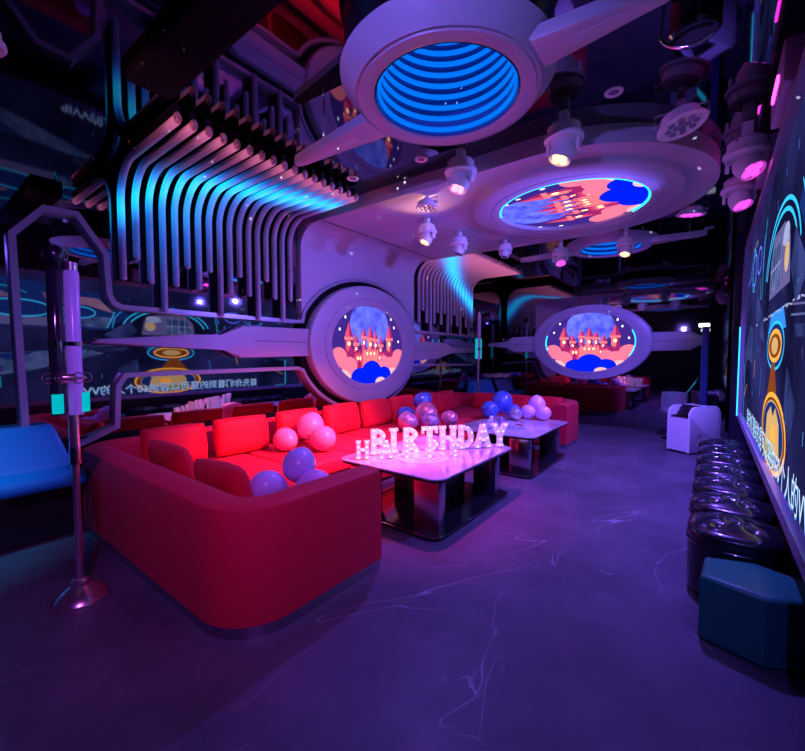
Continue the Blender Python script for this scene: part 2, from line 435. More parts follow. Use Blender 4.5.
def picture():
    """a plain fairy-tale castle under a moon, in a unit circle: (polygon, colour)"""
    L = [(arc(0,0,1,1,0,360,64)[:-1],0)]
    L.append((arc(.02,.52,.54,.60,0,360,48)[:-1],1))
    def tower(x,w,b,h,roof,c=3,win=True):
        L.append(([(x-w,b),(x+w,b),(x+w,h),(x-w,h)],c))
        L.append(([(x+w*.25,b),(x+w,b),(x+w,h),(x+w*.25,h)],2))
        L.append(([(x-w*1.35,h-.05),(x+w*1.35,h-.05),(x+w*1.35,h+.03),(x-w*1.35,h+.03)],4))
        L.append(([(x-w*1.3,h+.03),(x+w*1.3,h+.03),(x,h+roof)],3))
        L.append(([(x+w*.1,h+.03),(x+w*1.3,h+.03),(x,h+roof)],2))
        if win:
            L.append((arc(x,h-.14,w*.42,.055,0,360,10)[:-1],5))
    tower(-.36,.06,-.6,.02,.26); tower(.33,.06,-.6,.0,.26)
    tower(-.16,.055,-.6,.20,.24); tower(.17,.055,-.6,.14,.24)
    tower(0.02,.075,-.6,.16,.36,4)
    tower(-.56,.085,-.7,.16,.40); tower(.58,.085,-.7,.18,.40,4)
    # crenellated walls
    def wall(x0,x1,b,h,c,n):
        pts = [(x0,b),(x1,b)]
        for i in range(n,0,-1):
            xa = x0+(x1-x0)*i/n; xb = x0+(x1-x0)*(i-.5)/n
            pts += [(xa,h),(xb,h),(xb,h-.05),(x0+(x1-x0)*(i-1)/n,h-.05)]
        L.append((pts,c))
    wall(-.70,.72,-.8,-.12,2,16); wall(-.42,.42,-.9,-.20,3,12); wall(-.2,.24,-.9,-.10,4,6)
    for x in (-.34,-.27,.28,.35): L.append((arc(x,-.34,.02,.05,0,360,8)[:-1],5))
    for x in (-.08,.02,.12): L.append((arc(x,-.22,.02,.04,0,360,8)[:-1],5))
    for x in (-.55,-.3,.3,.55): L.append(([(x-.05,-.8),(x+.05,-.8),(x+.05,-.45),(x,-.36),(x-.05,-.45)],2))
    L.append(([(-.09,-.9),(.13,-.9),(.13,-.5),(.02,-.38),(-.09,-.5)],2))
    for x,y,a,b,c in ((-.82,-.32,.20,.25,6),(-.56,-.56,.20,.26,6),(.86,-.34,.20,.25,6),(.60,-.55,.20,.25,6),(.40,-.48,.16,.22,6),(-.72,-.82,.2,.2,8),(.70,-.80,.2,.2,8),
                      (-.28,-.82,.24,.24,7),(.40,-.80,.22,.24,7),(.04,-.76,.30,.36,7),(.30,-.98,.16,.14,8)):
        L.append((arc(x,y,a,b,0,360,28)[:-1],c))
    for x,y in ((.72,.50),(.86,.12),(-.80,.36),(-.66,.66),(.62,.72)):
        L.append((arc(x,y,.022,.04,0,360,8)[:-1],9))
    out = []
    for p,c in L:
        q = clip_unit(p)
        if q: out.append((q,c))
    return out
PICT = picture()
def picture_mb(a,b,z0):
    mb = MB()
    for i,(p,c) in enumerate(PICT):
        z = z0+i*.0003
        if i == 0: mb.prism([(x*a,y*b) for x,y in p], z0-.02, z0, c)
        else: mb.add([(x*a,y*b,z) for x,y in p], [list(range(len(p)))], c)
    return mb
def ring_prof():   # (radius factor, height): flat ring with an inner step and a groove
    return None
def ring_mb(a,b,ia,ib,d):
    """elliptical frame between outer (a,b) and inner (ia,ib), thickness d"""
    mb = MB(); n = 72
    st = [(0,0),(0,d*.75),(.04,d*.95),(.08,d),(.62,d),(.64,d-.012),(.67,d-.012),(.69,d),(.97,d),(1,d-.012),(1,d-.045)]
    vs = []; fs = []
    for t,z in st:
        ra = a+(ia-a)*t; rb = b+(ib-b)*t
        for k in range(n):
            an = 2*PI*k/n; vs.append((ra*math.cos(an), rb*math.sin(an), z))
    for i in range(len(st)-1):
        for k in range(n):
            k2 = (k+1)%n; fs.append((i*n+k,i*n+k2,(i+1)*n+k2,(i+1)*n+k))
    mb.add(vs,fs); return mb

def disc_screen(name,label,frame,a,b,ia,ib,d,arms,lit):
    t = thing(name,label,'screen',frame.translation)
    M = frame.copy(); M.translation = (0,0,0)
    def xf(mb):
        mb.v = [M @ p for p in mb.v]; return mb
    xf(ring_mb(a,b,ia,ib,d)).build('frame', SATIN, t)
    xf(picture_mb(ia*1.005,ib*1.005,d-.045)).build('picture', PIC, t)
    # lit rim inside the frame
    for a0,a1 in lit:
        xf(MB().tube([(x,y,d-.012) for x,y in arc(0,0,ia*1.0,ib*1.0,a0,a1,30)], .014, 6)).build('led_rim', CYAN, t)
    for poly,groove in arms:
        xf(MB().bprism(poly, .0, d*.6, .015, 2)).build('arm', SATIN, t)
        xf(MB().strip(groove,.008,d*.6+.003)).build('arm_groove', SATIN_D, t)
    return t
# left wall screen
fw = FR((XL+.067,DCY,DCZ),(0,1,0),(0,0,1),(1,0,0))
armL = [(-1.10,-.17),(-1.10,.19),(-2.15,.18),(-2.38,.05),(-2.72,.05),(-3.50,-.02),(-3.55,-.06),(-2.72,-.09),(-2.36,-.09),(-2.18,-.19)]
armR = [(1.10,.10),(1.10,-.26),(2.05,-.22),(2.50,-.10),(3.5,-.10),(3.5,.0),(2.50,.0),(2.3,.10)]
disc_screen('round_wall_screen','oval castle screen in grey ring on the left wall above the red sofa',fw,DA,DB,.81,.60,.12,
            [(armL,[(-2.0,.01),(-1.15,.01)]),(armR,[(1.15,-.08),(2.1,-.06)])],[])
# far wall screen
ff = FR((-2.05,YF-.03,1.735),(1,0,0),(0,0,1),(0,-1,0))
b1 = [(-1.08,.16),(-1.08,-.19),(-1.62,-.19),(-1.80,-.08),(-2.27,-.06),(-2.27,.02),(-1.80,.04),(-1.66,.15)]
b2 = [(1.08,-.19),(1.08,.17),(1.72,.17),(2.00,.03),(2.00,-.03),(1.72,-.18)]
disc_screen('oval_wall_screen','wide oval castle screen in grey ring on the mirrored far wall',ff,1.16,.78,.865,.61,.12,
            [(b1[::-1],[(-1.6,-.02),(-1.15,-.02)]),(b2,[(1.12,0),(1.8,0)])],[(-28,22),(165,195)])
# ceiling screen hanging under the soffit
fc = FR((-1.30,4.74,SZ),(0,-1,0),(-1,0,0),(0,0,-1))
t = disc_screen('round_ceiling_screen','round castle screen facing down from the ceiling soffit',fc,1.06,1.06,.76,.76,.06,[],[(-135,75)])

# ------------------------------------------------------------------ ring portals in the ceiling
def portal(name,label,c,zb):
    t = thing(name,label,'ceiling light',(c[0],c[1],zb))
    h = ZC-zb
    MB().lathe([(.43,h-.002),(.43,.02),(.44,.006),(.46,0),(.52,0),(.525,.012),(.54,.012),(.545,.004),(.632,.105),(.636,.112),(.62,.122),(.44,.122)],72,caps=False).build('housing', SATIN, t)
    MB().lathe([(.44,.121),(.61,.121),(.61,h-.002),(.44,h-.002)],72,caps=False).build('collar', BLACK, t)
    MB().lathe([(.425,.012),(.425,.80),(0,.80)],64,caps=False).build('shaft', mat('shaft_lining',(.05,.09,.30),.25), t)
    for i in range(10):
        z = .05+i*.074; r = .415
        mb = MB(); n = 64; pr = [(r,z-.017),(r-.012,z-.012),(r-.012,z+.012),(r,z+.017)]
        mb.lathe(pr,n,caps=False).build('led_ring', BLUE, t)
    # pointed arms lying along the room's width
    for s,lx in ((-1,1.44),(1,1.20)):
        poly = [(s*.55,-.12),(s*.55,.12),(s*lx*.97,.04),(s*lx,.02),(s*lx,-.02),(s*lx*.97,-.04)]
        if s < 0: poly = poly[::-1]
        MB().bprism([(x,-y) for x,y in poly], 0, .07, .02, 2, 0, T(0,0,.08) @ SC(1,1,-1)).build('arm', SATIN, t)
        MB().box(min(s*.72,s*lx*.93),max(s*.72,s*lx*.93),-.028,.028,.004,.0095).build('arm_inlay', mat('arm_inlay_panel',(.55,.50,.60),.3), t)
    # little suspension rods up to the ceiling
    mb = MB()
    for x in (-1.1,1.0): mb.tube([(x,0,.10),(x,0,h)],.008,8)
    mb.build('hanger', TRIMM, t)
    return t
portal('ring_portal_light','big hanging ring with glowing blue rings nearest the camera',P1,3.0)
portal('ring_portal_light','smaller looking blue ring portal beyond the castle ceiling screen',P2,3.1)

# ------------------------------------------------------------------ curved light pipes
ORD = ['first','second','third','fourth','fifth','sixth','seventh','eighth','ninth','tenth','eleventh','twelfth','thirteenth','fourteenth','fifteenth','sixteenth','seventeenth']
LV = {'M':2.17,'H':2.37,'L':1.915}
SEQ = 'MHMLMHMHLMHMLHMLM'
def pipe_path(zb, xe):
    R = .32; xw = -4.30; zc = 3.175; pts = []
    n1 = 22
    for i in range(n1+1): pts.append((xw, zb+(zc-R-zb)*i/n1))
    for i in range(1,17):
        a = PI-PI/2*i/16; pts.append((xw+R+R*math.cos(a), zc-R+R*math.sin(a)))
    for i in range(1,17): pts.append((xw+R+(xe-xw-R)*i/16, zc))
    return pts
def pipe(k, y, bank, centre, width, tail, zb, xe, label, rose, w=.027):
    t = thing('light_pipe', label, 'light pipe', (XL,y,zb), 0, 'curved light pipes of the '+bank)
    pts = pipe_path(zb, xe); n = len(pts)
    # cross section: (side, outwards)
    def section(sec):
        mb = MB(); vs = []; fs = []; lit = []; painted_rosy = []
        s = 0; tot = sum(math.hypot(pts[i+1][0]-pts[i][0],pts[i+1][1]-pts[i][1]) for i in range(n-1))
        for i,(x,z) in enumerate(pts):
            a = pts[max(0,i-1)]; b = pts[min(n-1,i+1)]
            d = V((b[0]-a[0],b[1]-a[1])).normalized(); nn = V((d.y,-d.x))
            if i: s += math.hypot(pts[i][0]-pts[i-1][0], pts[i][1]-pts[i-1][1])
            # distance measured from the bend's start
            sb = s-(3.175-.32-zb)
            for q,o in sec:
                vs.append((x+nn.x*o-XL, q, z+nn.y*o-zb))
            w = sb-centre
            g = math.exp(-(w/width)**2) if w > 0 else max(math.exp(-(w/width)**2), tail*math.exp(-(w/.62)**2))
            lit += [g]*len(sec); painted_rosy += [math.exp(-((tot-s)/rose)**2)*(1-g)]*len(sec)
        k2 = len(sec)
        for i in range(n-1):
            for j in range(k2):
                j2 = (j+1)%k2; fs.append((i*k2+j,i*k2+j2,(i+1)*k2+j2,(i+1)*k2+j))
        fs.append(list(range(k2))[::-1]); fs.append([(n-1)*k2+j for j in range(k2)])
        mb.add(vs,fs); return mb, (lit, painted_rosy)
    sec = [(-w,-.012),(w,-.012),(w,.012),(w*.8,.027),(w*.35,.036),(-w*.35,.036),(-w*.8,.027),(-w,.012)]
    mb, lit = section(sec)
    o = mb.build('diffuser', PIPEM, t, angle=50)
    at = o.data.attributes.new('lit','FLOAT','POINT'); at.data.foreach_set('value', lit[0])
    at = o.data.attributes.new('painted_rosy','FLOAT','POINT'); at.data.foreach_set('value', lit[1])
    mb,_ = section([(-w*.8,-.10),(w*.8,-.10),(w*.8,-.013),(-w*.8,-.013)])
    mb.build('channel', PIPECH, t)
    # rounded tip at the ceiling end
    x,z = pts[-1]
    m2 = MB().lathe([(0,-.035),(.02,-.03),(.031,-.014),(.032,.0),(.031,.006)],12,0,T(x-XL,0,z-zb+.004) @ RY(-PI/2) @ SC(1.3,.88,1))
    m2.build('end_cap', PIPECAP, t)
    m3 = MB().lathe([(0,-.03),(.018,-.024),(.027,-.01),(.027,.004)],10,0,T(pts[0][0]-XL+.012,0,0) @ SC(.9,1,1))
    m3.build('foot_cap', SATIN, t)
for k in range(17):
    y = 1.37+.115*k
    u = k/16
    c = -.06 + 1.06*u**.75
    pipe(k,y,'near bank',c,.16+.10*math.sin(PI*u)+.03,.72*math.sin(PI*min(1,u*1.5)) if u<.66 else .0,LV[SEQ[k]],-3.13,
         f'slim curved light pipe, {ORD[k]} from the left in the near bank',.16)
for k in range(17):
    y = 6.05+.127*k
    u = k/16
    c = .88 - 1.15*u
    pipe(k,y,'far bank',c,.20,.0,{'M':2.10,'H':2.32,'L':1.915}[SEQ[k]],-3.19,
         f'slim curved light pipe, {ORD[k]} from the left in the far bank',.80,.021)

# ------------------------------------------------------------------ giant screen on the right wall
def tv():
    t = thing('video_wall','giant glowing video wall along the right side above the black stools','screen',(XR,3.6,.6))
    o = V((XR,3.6,.6))
    X0 = .30; ya, yb, za, zb = .1, 7.2, .60, 2.9
    F = FR((0,0,0),(0,-1,0),(0,0,1),(-1,0,0))          # u=-Y, v=Z, n=-X ; origin moved below
    def w(mb):
        mb.v = [p-o for p in mb.v]; return mb
    out = [(-yb,za),(-ya,za),(-ya,zb),(-yb+.30,zb),(-yb,zb-.25)]
    inn = [(-yb+.10,za+.07),(-ya-.07,za+.07),(-ya-.07,zb-.07),(-yb+.34,zb-.07),(-yb+.10,zb-.27)]
    # bezel
    mb = MB(); n = 5
    d0 = XR-.002; 
    vs = [(d0,-u,v) for u,v in out] + [(X0,-u,v) for u,v in out] + [(X0,-u,v) for u,v in inn] + [(X0+.05,-u,v) for u,v in inn]
    fs = []
    for k in range(3):
        for i in range(n):
            j = (i+1)%n; fs.append((k*n+i,k*n+j,(k+1)*n+j,(k+1)*n+i))
    mb.add(vs,fs); w(mb).build('bezel', mat('bezel_satin',(.40,.38,.48),.3,.3), t)
    # led line round the far edge
    mb = MB().tube([(X0-.004,yb+.010,za+.02),(X0-.004,yb+.010,1.85)],.008,6)
    w(mb).build('led_edge', CYAN, t)
    xs = X0+.045
    bg = mottled(glow('video_background',(.01,.01,.08),1), (.006,.006,.035),(.035,.035,.20), .9, True, 1.0, pos=(.38,.75))
    mb = MB().prism([(-v[0],v[1]) for v in inn], 0, .02, 0, FR((xs+.02,0,0),(0,1,0),(0,0,1),(-1,0,0)))
    scr = w(mb).build('screen', bg, t)
    # graphics: u = Y (metres along the wall), v = height, drawn just proud of the screen
    G = FR((xs,0,0),(0,1,0),(0,0,1),(-1,0,0))
    cols = [glow('graphic_cyan',(.03,.52,.95),1.25), glow('graphic_teal_line',(.0,.52,.62),1.1),
            mottled(glow('graphic_plate',(.1,.15,.3),1), (.02,.04,.16),(.12,.17,.42), 4, True, 1.0),
            mottled(glow('graphic_dusty_pink',(.4,.2,.3),1), (.09,.05,.20),(.38,.17,.32), 2.4, True, 1.0),
            glow('graphic_gold',(1,.40,.06),1.25), glow('graphic_gold_dim',(.42,.10,.02),.6), glow('graphic_cream',(.9,.55,.22),.8),
            glow('graphic_white',(.42,.48,.80),.9), glow('graphic_navy',(.01,.03,.19),1.0), glow('graphic_lilac',(.17,.15,.42),.8),
            glow('graphic_blue_line',(.08,.16,1),1.6), glow('graphic_caption_edge',(.03,.25,.9),1.2), glow('graphic_olive',(.30,.42,.10),.8),
            mottled(glow('graphic_dim_plate',(.03,.04,.14),1), (.012,.02,.09),(.045,.06,.24), 3, True, 1.0)]
    mb = MB(); lay = [0]
    def pol(p,c):
        lay[0] += 1; z = .0015+lay[0]*.00012
        mb.add([(a,b,z) for a,b in p],[list(range(len(p)))],c,G)
    def line(p,wd,c,closed=False):
        lay[0] += 1; z = .0015+lay[0]*.00012
        P = [V(q) for q in p]; n=len(P)
        sub = MB().strip(p,wd,.0001,c,None,closed)
        mb.add([(q.x,q.y,q.z+z) for q in sub.v], sub.f, c, G)
    def ell(x,y,a,b,a0=0,a1=360,n=36): return arc(x,y,a,b,a0,a1,n)
    # station deck at the near, upper part
    pol([(.25,2.72),(.25,1.98),(2.6,1.94),(3.0,2.25),(2.5,2.62),(1.2,2.75)],8)
    pol([(.3,2.50),(.95,2.62),(1.35,2.44),(.9,2.35),(.3,2.3)],3); pol([(1.7,2.55),(2.5,2.52),(2.75,2.26),(2.35,2.38),(1.75,2.42)],3)
    pol([(.25,2.28),(.75,2.15),(.8,2.0),(.25,1.98)],3); pol([(1.0,2.12),(1.9,2.13),(1.95,1.97),(1.0,1.98)],9); pol([(2.05,2.2),(2.75,2.18),(2.6,1.98),(2.0,2.0)],2)
    pol(ell(1.40,2.26,.42,.14)[:-1],8); line(ell(1.40,2.26,.42,.14)[:-1],.022,0,True)
    pol(ell(2.20,2.25,.24,.10)[:-1],8); line(ell(2.20,2.25,.24,.10)[:-1],.02,0,True)
    line(ell(.55,2.28,.42,.16)[:-1],.02,1,True)
    line([(2.0,2.12),(1.93,1.95)],.016,1); line([(2.75,2.30),(2.62,1.98)],.018,0); line([(.25,2.62),(1.3,2.60),(1.5,2.52)],.014,1)
    line([(2.9,2.36),(2.75,2.2),(2.7,1.98)],.014,0)
    # rocky wing lower
    pol([(.2,1.52),(1.1,1.50),(2.3,1.58),(2.55,1.50),(1.5,1.20),(.2,1.02)],2); pol([(.9,1.47),(1.6,1.53),(1.3,1.38)],8)
    line([(2.2,1.62),(3.1,1.68)],.012,2); line([(2.2,1.66),(3.1,1.74)],.012,9)
    pol([(2.55,1.60),(2.95,1.62),(2.9,1.55),(2.6,1.54)],13)
    # dome with window, small coin, golden beam, large coin
    for r in (0,.10): line(ell(3.72,1.95,.86-r,.50-r*.6,14,166),.028,0)
    pol([(3.20,1.88),(3.25,2.16),(3.5,2.30),(4.05,2.32),(4.22,2.15),(4.25,1.88)],9)
    pol([(3.66,1.92),(3.68,2.22),(4.10,2.24),(4.18,1.92)],2)
    for yv in (3.78,3.92,4.04): line([(yv,1.92),(yv,2.26)],.010,7)
    line([(3.64,2.08),(4.2,2.08)],.010,7)
    pol(ell(3.42,2.20,.14,.07)[:-1],7); pol(ell(3.36,2.05,.10,.09)[:-1],6); line(ell(3.44,2.1,.16,.12,30,260),.022,7)
    pol([(3.25,1.62),(4.2,1.62),(4.05,1.76),(3.4,1.76)],11)
    pol(ell(3.76,1.52,.44,.15)[:-1],8); line(ell(3.76,1.52,.46,.16)[:-1],.02,0,True)
    pol(ell(3.76,1.52,.34,.10)[:-1],5); line(ell(3.76,1.52,.34,.10)[:-1],.032,4,True); pol(ell(3.76,1.52,.18,.06)[:-1],6)
    for i in range(6):
        a = .10+.03*i
        pol([(3.80-a,1.40-.04*i),(3.80+a,1.40-.04*i),(3.80+a*1.05,1.36-.04*i),(3.80-a*1.05,1.36-.04*i)],5)
    pol(ell(3.70,.93,.66,.265)[:-1],5)
    pol(ell(3.70,.93,.56,.215)[:-1],8)
    line(ell(3.70,.93,.64,.255)[:-1],.035,4,True); line(ell(3.70,.93,.54,.21)[:-1],.012,6,True)
    pol([(3.30,.80),(3.36,1.02),(3.55,1.11),(3.68,1.04),(3.80,1.10),(4.02,1.02),(4.08,.80)],6); pol([(3.50,.88),(3.54,.98),(3.72,.99),(3.74,.88)],4)
    pol([(3.60,.82),(4.05,.82),(4.0,.735),(3.65,.735)],12)
    # streaks, loops and far plates
    for i in range(22):
        line([(2.4+.13*i,1.745+.012*math.sin(i*2.1)),(2.4+.13*i+.10,1.748)],.010+.010*(i%3==0),7)
    line(ell(5.15,2.36,.20,.12,0,360)[:-1],.022,10,True); line(ell(5.70,2.36,.26,.16)[:-1],.022,10,True); line(ell(5.75,2.36,.18,.22)[:-1],.018,0,True)
    line([(4.70,2.50),(4.80,2.2)],.020,10); line([(6.05,2.50),(6.20,2.36),(6.5,2.30)],.020,10); line([(4.95,2.16),(4.90,1.96)],.012,0)
    line([(4.55,2.60),(4.72,2.34),(4.78,1.95)],.020,1)
    pol([(4.9,1.30),(5.6,1.75),(6.1,1.80),(6.9,1.45),(6.9,1.15),(6.2,1.42)],13); pol([(4.35,1.55),(4.75,1.85),(5.2,2.05),(5.3,1.85),(4.8,1.62)],13)
    pol([(2.55,1.85),(3.0,2.15),(3.12,1.95),(2.9,1.72)],13); pol([(2.75,1.2),(3.1,1.4),(3.15,1.1),(2.9,.98)],13)
    line([(4.55,1.35),(4.60,1.10)],.012,11); line([(6.2,1.12),(6.55,.96)],.010,4); line([(5.2,1.42),(5.26,1.24)],.012,4)
    line([(6.62,.70),(6.62,1.35)],.028,0); line([(6.30,.69),(6.62,.69)],.016,1)
    for i in range(26):
        x = random.uniform(.4,6.9); y = random.uniform(.75,2.7); s = random.uniform(.02,.09)
        line([(x,y),(x,y+s)],.006,random.choice((0,11,10,9)))
    for a in (5.35,5.42,5.50,5.66,5.74): line([(a,2.55),(a+.05,2.61)],.010,7); line([(a,2.60),(a+.05,2.60)],.008,7)
    w(mb).build('graphics', cols, scr)
    # captions
    cap = '首先你们看到的是可以容纳60个人的VVIP'
    U = FR((xs,0,0),(0,-1,0),(0,0,1),(-1,0,0))
    size = .27; z0 = .785
    k = MB(); tmp, wd = text_mb(cap, size, Matrix.Identity(4))
    k0 = 3.70/max(.1,(wd[1]-wd[0])); y0 = 5.76
    MT = Matrix.Translation((xs-.024,y0+wd[0]*0,z0))
    cen = y0-3.70/2
    A = FR((xs-.0225,cen,z0),(0,-k0,0),(0,0,.74),(-1,0,0))
    k, _ = text_mb(cap, size, A, 0, 0)
    B = FR((xs-.0215,cen+.012,z0-.012),(0,-k0,0),(0,0,.76),(-1,0,0))
    k, _ = text_mb(cap, size, B, 0, 1, k)
    w(k).build('caption', [glow('caption_white',(.55,.75,1),1.2), cols[11]], scr)
tv()

# ------------------------------------------------------------------ sofa
def sofa():
    t = thing('sectional_sofa','long red C-shaped sectional sofa along the left wall','sofa',(-3.1,4.1,0))
    o = V((-3.1,4.1,0))
    def w(mb):
        mb.v = [p-o for p in mb.v]; return mb
    xw, xf, yn, yf = -4.27, -1.86, 1.07, 7.36
    R = .22
    def path():
        p = [(xf,2.03)]
        p += arc(xf-.22,yn+.22,.22,.22,0,-90,10)
        p += [(xw+R,yn)] + arc(xw+R,yn+R,R,R,-90,-180,8) + [(xw,yf-R)] + arc(xw+R,yf-R,R,R,180,90,8)
        p += [(xf-.30,yf)] + arc(xf-.30,yf-.30,.30,.30,90,0,10) + [(xf,6.42)]
        return p
    h = .11
    prof = [(-h,.07),(-h,.64),(-h*.86,.672),(-h*.5,.687),(0,.69),(h*.5,.687),(h*.86,.672),(h,.64),(h,.07)]
    w(MB().sweep(prof, path())).build('back_shell', RED, t)
    # welt along the top outer edge
    w(MB().sweep([(-h*.9,0),(-h*.9,.07),(h*.9,.07),(h*.9,0)], path())).build('plinth', CHROMED, t)
    base = [(-4.16,1.20),(-1.98,1.20),(-1.98,2.0),(-2.98,2.0),(-2.98,6.44),(-1.98,6.44),(-1.98,7.25),(-4.16,7.25)]
    w(MB().prism(base,.03,.27)).build('seat_base', RED, t)
    segs = [(-2.96,-1.985,1.205,2.01)] + [(-4.155,-2.965,1.205,2.30)] + [(-4.155,-2.955,2.31+.69*i,2.31+.69*(i+1)-.01) for i in range(5)] + [(-4.155,-2.955,5.77,7.245),(-2.945,-1.985,6.43,7.245)]
    for a,b,c,d in segs:
        w(MB().rbox(a,b,c,d,.265,.43,.045,4)).build('seat_cushion', RED, t)
sofa()
def cushion(x,y,z,w,h,d,face,tilt,label,grp,roll=0):
    """square back cushion standing on the seat; face = direction it looks (angle), tilt leans it back"""
    t = MB().pillow(w,h,d,14,.42)
    # pillow is in XY facing +Z; stand it up
    M = RZ(face+PI/2) @ RX(PI/2-tilt) @ RZ(roll)
    t.v = [M @ p for p in t.v]
    mn = min(p.z for p in t.v)
    t.v = [p-V((0,0,mn)) for p in t.v]
    o = t.build('back_cushion', REDC, None, (x,y,z), 60)
    return tag(o,label,'cushion',grp)
G1 = 'red cushions along the wall side of the sofa'
ys = [1.62,2.28,3.02,3.72,4.40,5.06,5.72,6.36]
names = ['in the near sofa bend','beyond the near sofa bend','left of the pink balloons','right behind the pink balloons',
         'below the wall screen','behind the chrome balloons','second from the far bend','at the far bend']
for i,(y,nm) in enumerate(zip(ys,names)):
    cushion(-3.90+random.uniform(-.01,.01),y,.43,.62 if i else .58,.38+.012*random.random(),.17,0,.20,
            f'red back cushion {nm}, {ORD[i]} from near end',G1,random.uniform(-.03,.03))
G2 = 'red cushions against the near end of the sofa'
cushion(-3.42,1.38,.425,.60,.33,.16,PI/2,.22,'red cushion against the near sofa end, closer to the left wall',G2,.03)
cushion(-2.62,1.38,.425,.60,.31,.16,PI/2,.25,'red cushion against the near sofa end beside the lilac balloons',G2,-.03)
G3 = 'red cushions against the far end of the sofa'
for i,x in enumerate((-3.45,-2.85,-2.28)):
    cushion(x,7.10,.425,.56,.32,.16,-PI/2,.2,'dark red cushion against the far sofa end, '+('left one','middle one','right one')[i],G3)

# ------------------------------------------------------------------ tables
def table(y0,y1,label):
    x0, x1 = -2.72, -1.60
    t = thing('coffee_table',label,'table',((x0+x1)/2,(y0+y1)/2,0),0,'marble coffee tables with mirrored legs')
    a, b = (x1-x0)/2, (y1-y0)/2
    MB().bprism(rrect(-a,a,-b,b,.11,6),.494,.505,.004,2).build('tabletop', MARBLE, t)
    MB().prism(rrect(-a+.004,a-.004,-b+.004,b-.004,.11,6),.474,.4938).build('apron', BLACK, t)
    MB().bprism(rrect(-a+.03,a-.03,-b+.03,b-.03,.10,6),.0,.03,.006,2).build('base_plate', BLACK, t)
    for sx in (-1,1):
        for sy in (-1,1):
            cx, cy = sx*(a-.22), sy*(b-.20)
            MB().rbox(cx-.125,cx+.125,cy-.05,cy+.05,.0305,.4645,.006,2).build('leg', CHROMED, t)
    MB().rbox(-.20,.20,-b+.40,b-.40,.0305,.4645,.01,2).build('core', BLACK, t)
    # bright edging of the base
    MB().strip(rrect(-a+.028,a-.028,-b+.028,b-.028,.10,6),.010,.004,0,T(0,0,.03),True).build('base_edging', CHROME, t)
    return t
table(2.52,3.98,'near marble coffee table under the glowing letter lights')
table(4.52,6.02,'far marble coffee table with blue and pink balloons behind it')

# ------------------------------------------------------------------ marquee letters
def stroke_letter(ch):
    w, h = .70, 1.0; s = .22
    L = []
    def seg(x0,y0,x1,y1,t=s):
        d = V((x1-x0,y1-y0)); n = V((-d.y,d.x)).normalized()*t/2
        L.append([(x0+n.x,y0+n.y),(x0-n.x,y0-n.y),(x1-n.x,y1-n.y),(x1+n.x,y1+n.y)])
    def serif(x,y,k=.20): L.append([(x-k,y-.05),(x+k,y-.05),(x+k,y+.05),(x-k,y+.05)])
    def bowl(x,y0,y1,r):
        cy=(y0+y1)/2; ry=(y1-y0)/2-s*.4
        o = arc(x,cy,r,ry+s*.4,90,-90,12); i = arc(x,cy,r-s*.85,ry-s*.4,-90,90,12)
        L.append(o+i)
    B = []
    if ch == 'I':
        w=.36; seg(.18,0,.18,1); serif(.18,.05,.18); serif(.18,.95,.18); B=[(.18,.08),(.18,.36),(.18,.64),(.18,.92)]
    elif ch == 'H':
        seg(.15,0,.15,1); seg(.62,0,.62,1); seg(.15,.5,.62,.5,.14)
        for x in (.15,.62):
            serif(x,.05,.15); serif(x,.95,.15)
        w=.77; B=[(x,y) for x in (.15,.62) for y in (.07,.36,.65,.93)]+[(.385,.5)]
    elif ch == 'A':
        seg(.12,.02,.38,.98); seg(.64,.02,.38,.98); seg(.22,.33,.54,.33,.13); serif(.12,.05,.13); serif(.64,.05,.13); w=.77
        B=[(.12,.06),(.21,.4),(.30,.7),(.38,.95),(.46,.7),(.55,.4),(.64,.06),(.38,.33)]
    elif ch in 'PRB':
        seg(.16,0,.16,1); bowl(.22,.44,1.0,.42); L.append([(.16,.86),(.24,.86),(.24,1.0),(.16,1.0)]); L.append([(.16,.44),(.24,.44),(.24,.58),(.16,.58)])
        serif(.16,.05,.16); w=.66; B=[(.16,.07),(.16,.38),(.16,.68),(.16,.93),(.42,.92),(.56,.72),(.42,.50)]
        if ch == 'R': seg(.30,.48,.60,.02); serif(.60,.05,.10); w=.72; B+=[(.45,.25),(.59,.06)]
        if ch == 'B': bowl(.24,0,.56,.46); L.append([(.16,0),(.26,0),(.26,.14),(.16,.14)]); w=.72; B+=[(.44,.06),(.63,.28)]
    elif ch == 'D':
        seg(.16,0,.16,1); bowl(.22,0,1.0,.48); L.append([(.16,.86),(.24,.86),(.24,1.0),(.16,1.0)]); L.append([(.16,0),(.24,0),(.24,.14),(.16,.14)])
        w=.72; B=[(.16,.07),(.16,.36),(.16,.65),(.16,.93),(.44,.90),(.62,.68),(.62,.34),(.44,.10)]
    elif ch == 'T':
        seg(.34,0,.34,1); L.append([(0,.86),(.68,.86),(.68,1.0),(0,1.0)]); L.append([(0,.72),(.09,.72),(.09,.9),(0,.9)]); L.append([(.59,.72),(.68,.72),(.68,.9),(.59,.9)])
        serif(.34,.05,.17); w=.68; B=[(.34,.08),(.34,.36),(.34,.64),(.34,.93),(.07,.92),(.61,.92)]
    elif ch == 'Y':
        seg(.36,0,.36,.5); seg(.36,.44,.10,.98); seg(.36,.44,.62,.98); serif(.36,.05,.17); serif(.10,.95,.12); serif(.62,.95,.12)
        w=.74; B=[(.36,.07),(.36,.32),(.24,.66),(.12,.93),(.48,.66),(.60,.93)]
    return L, B, w
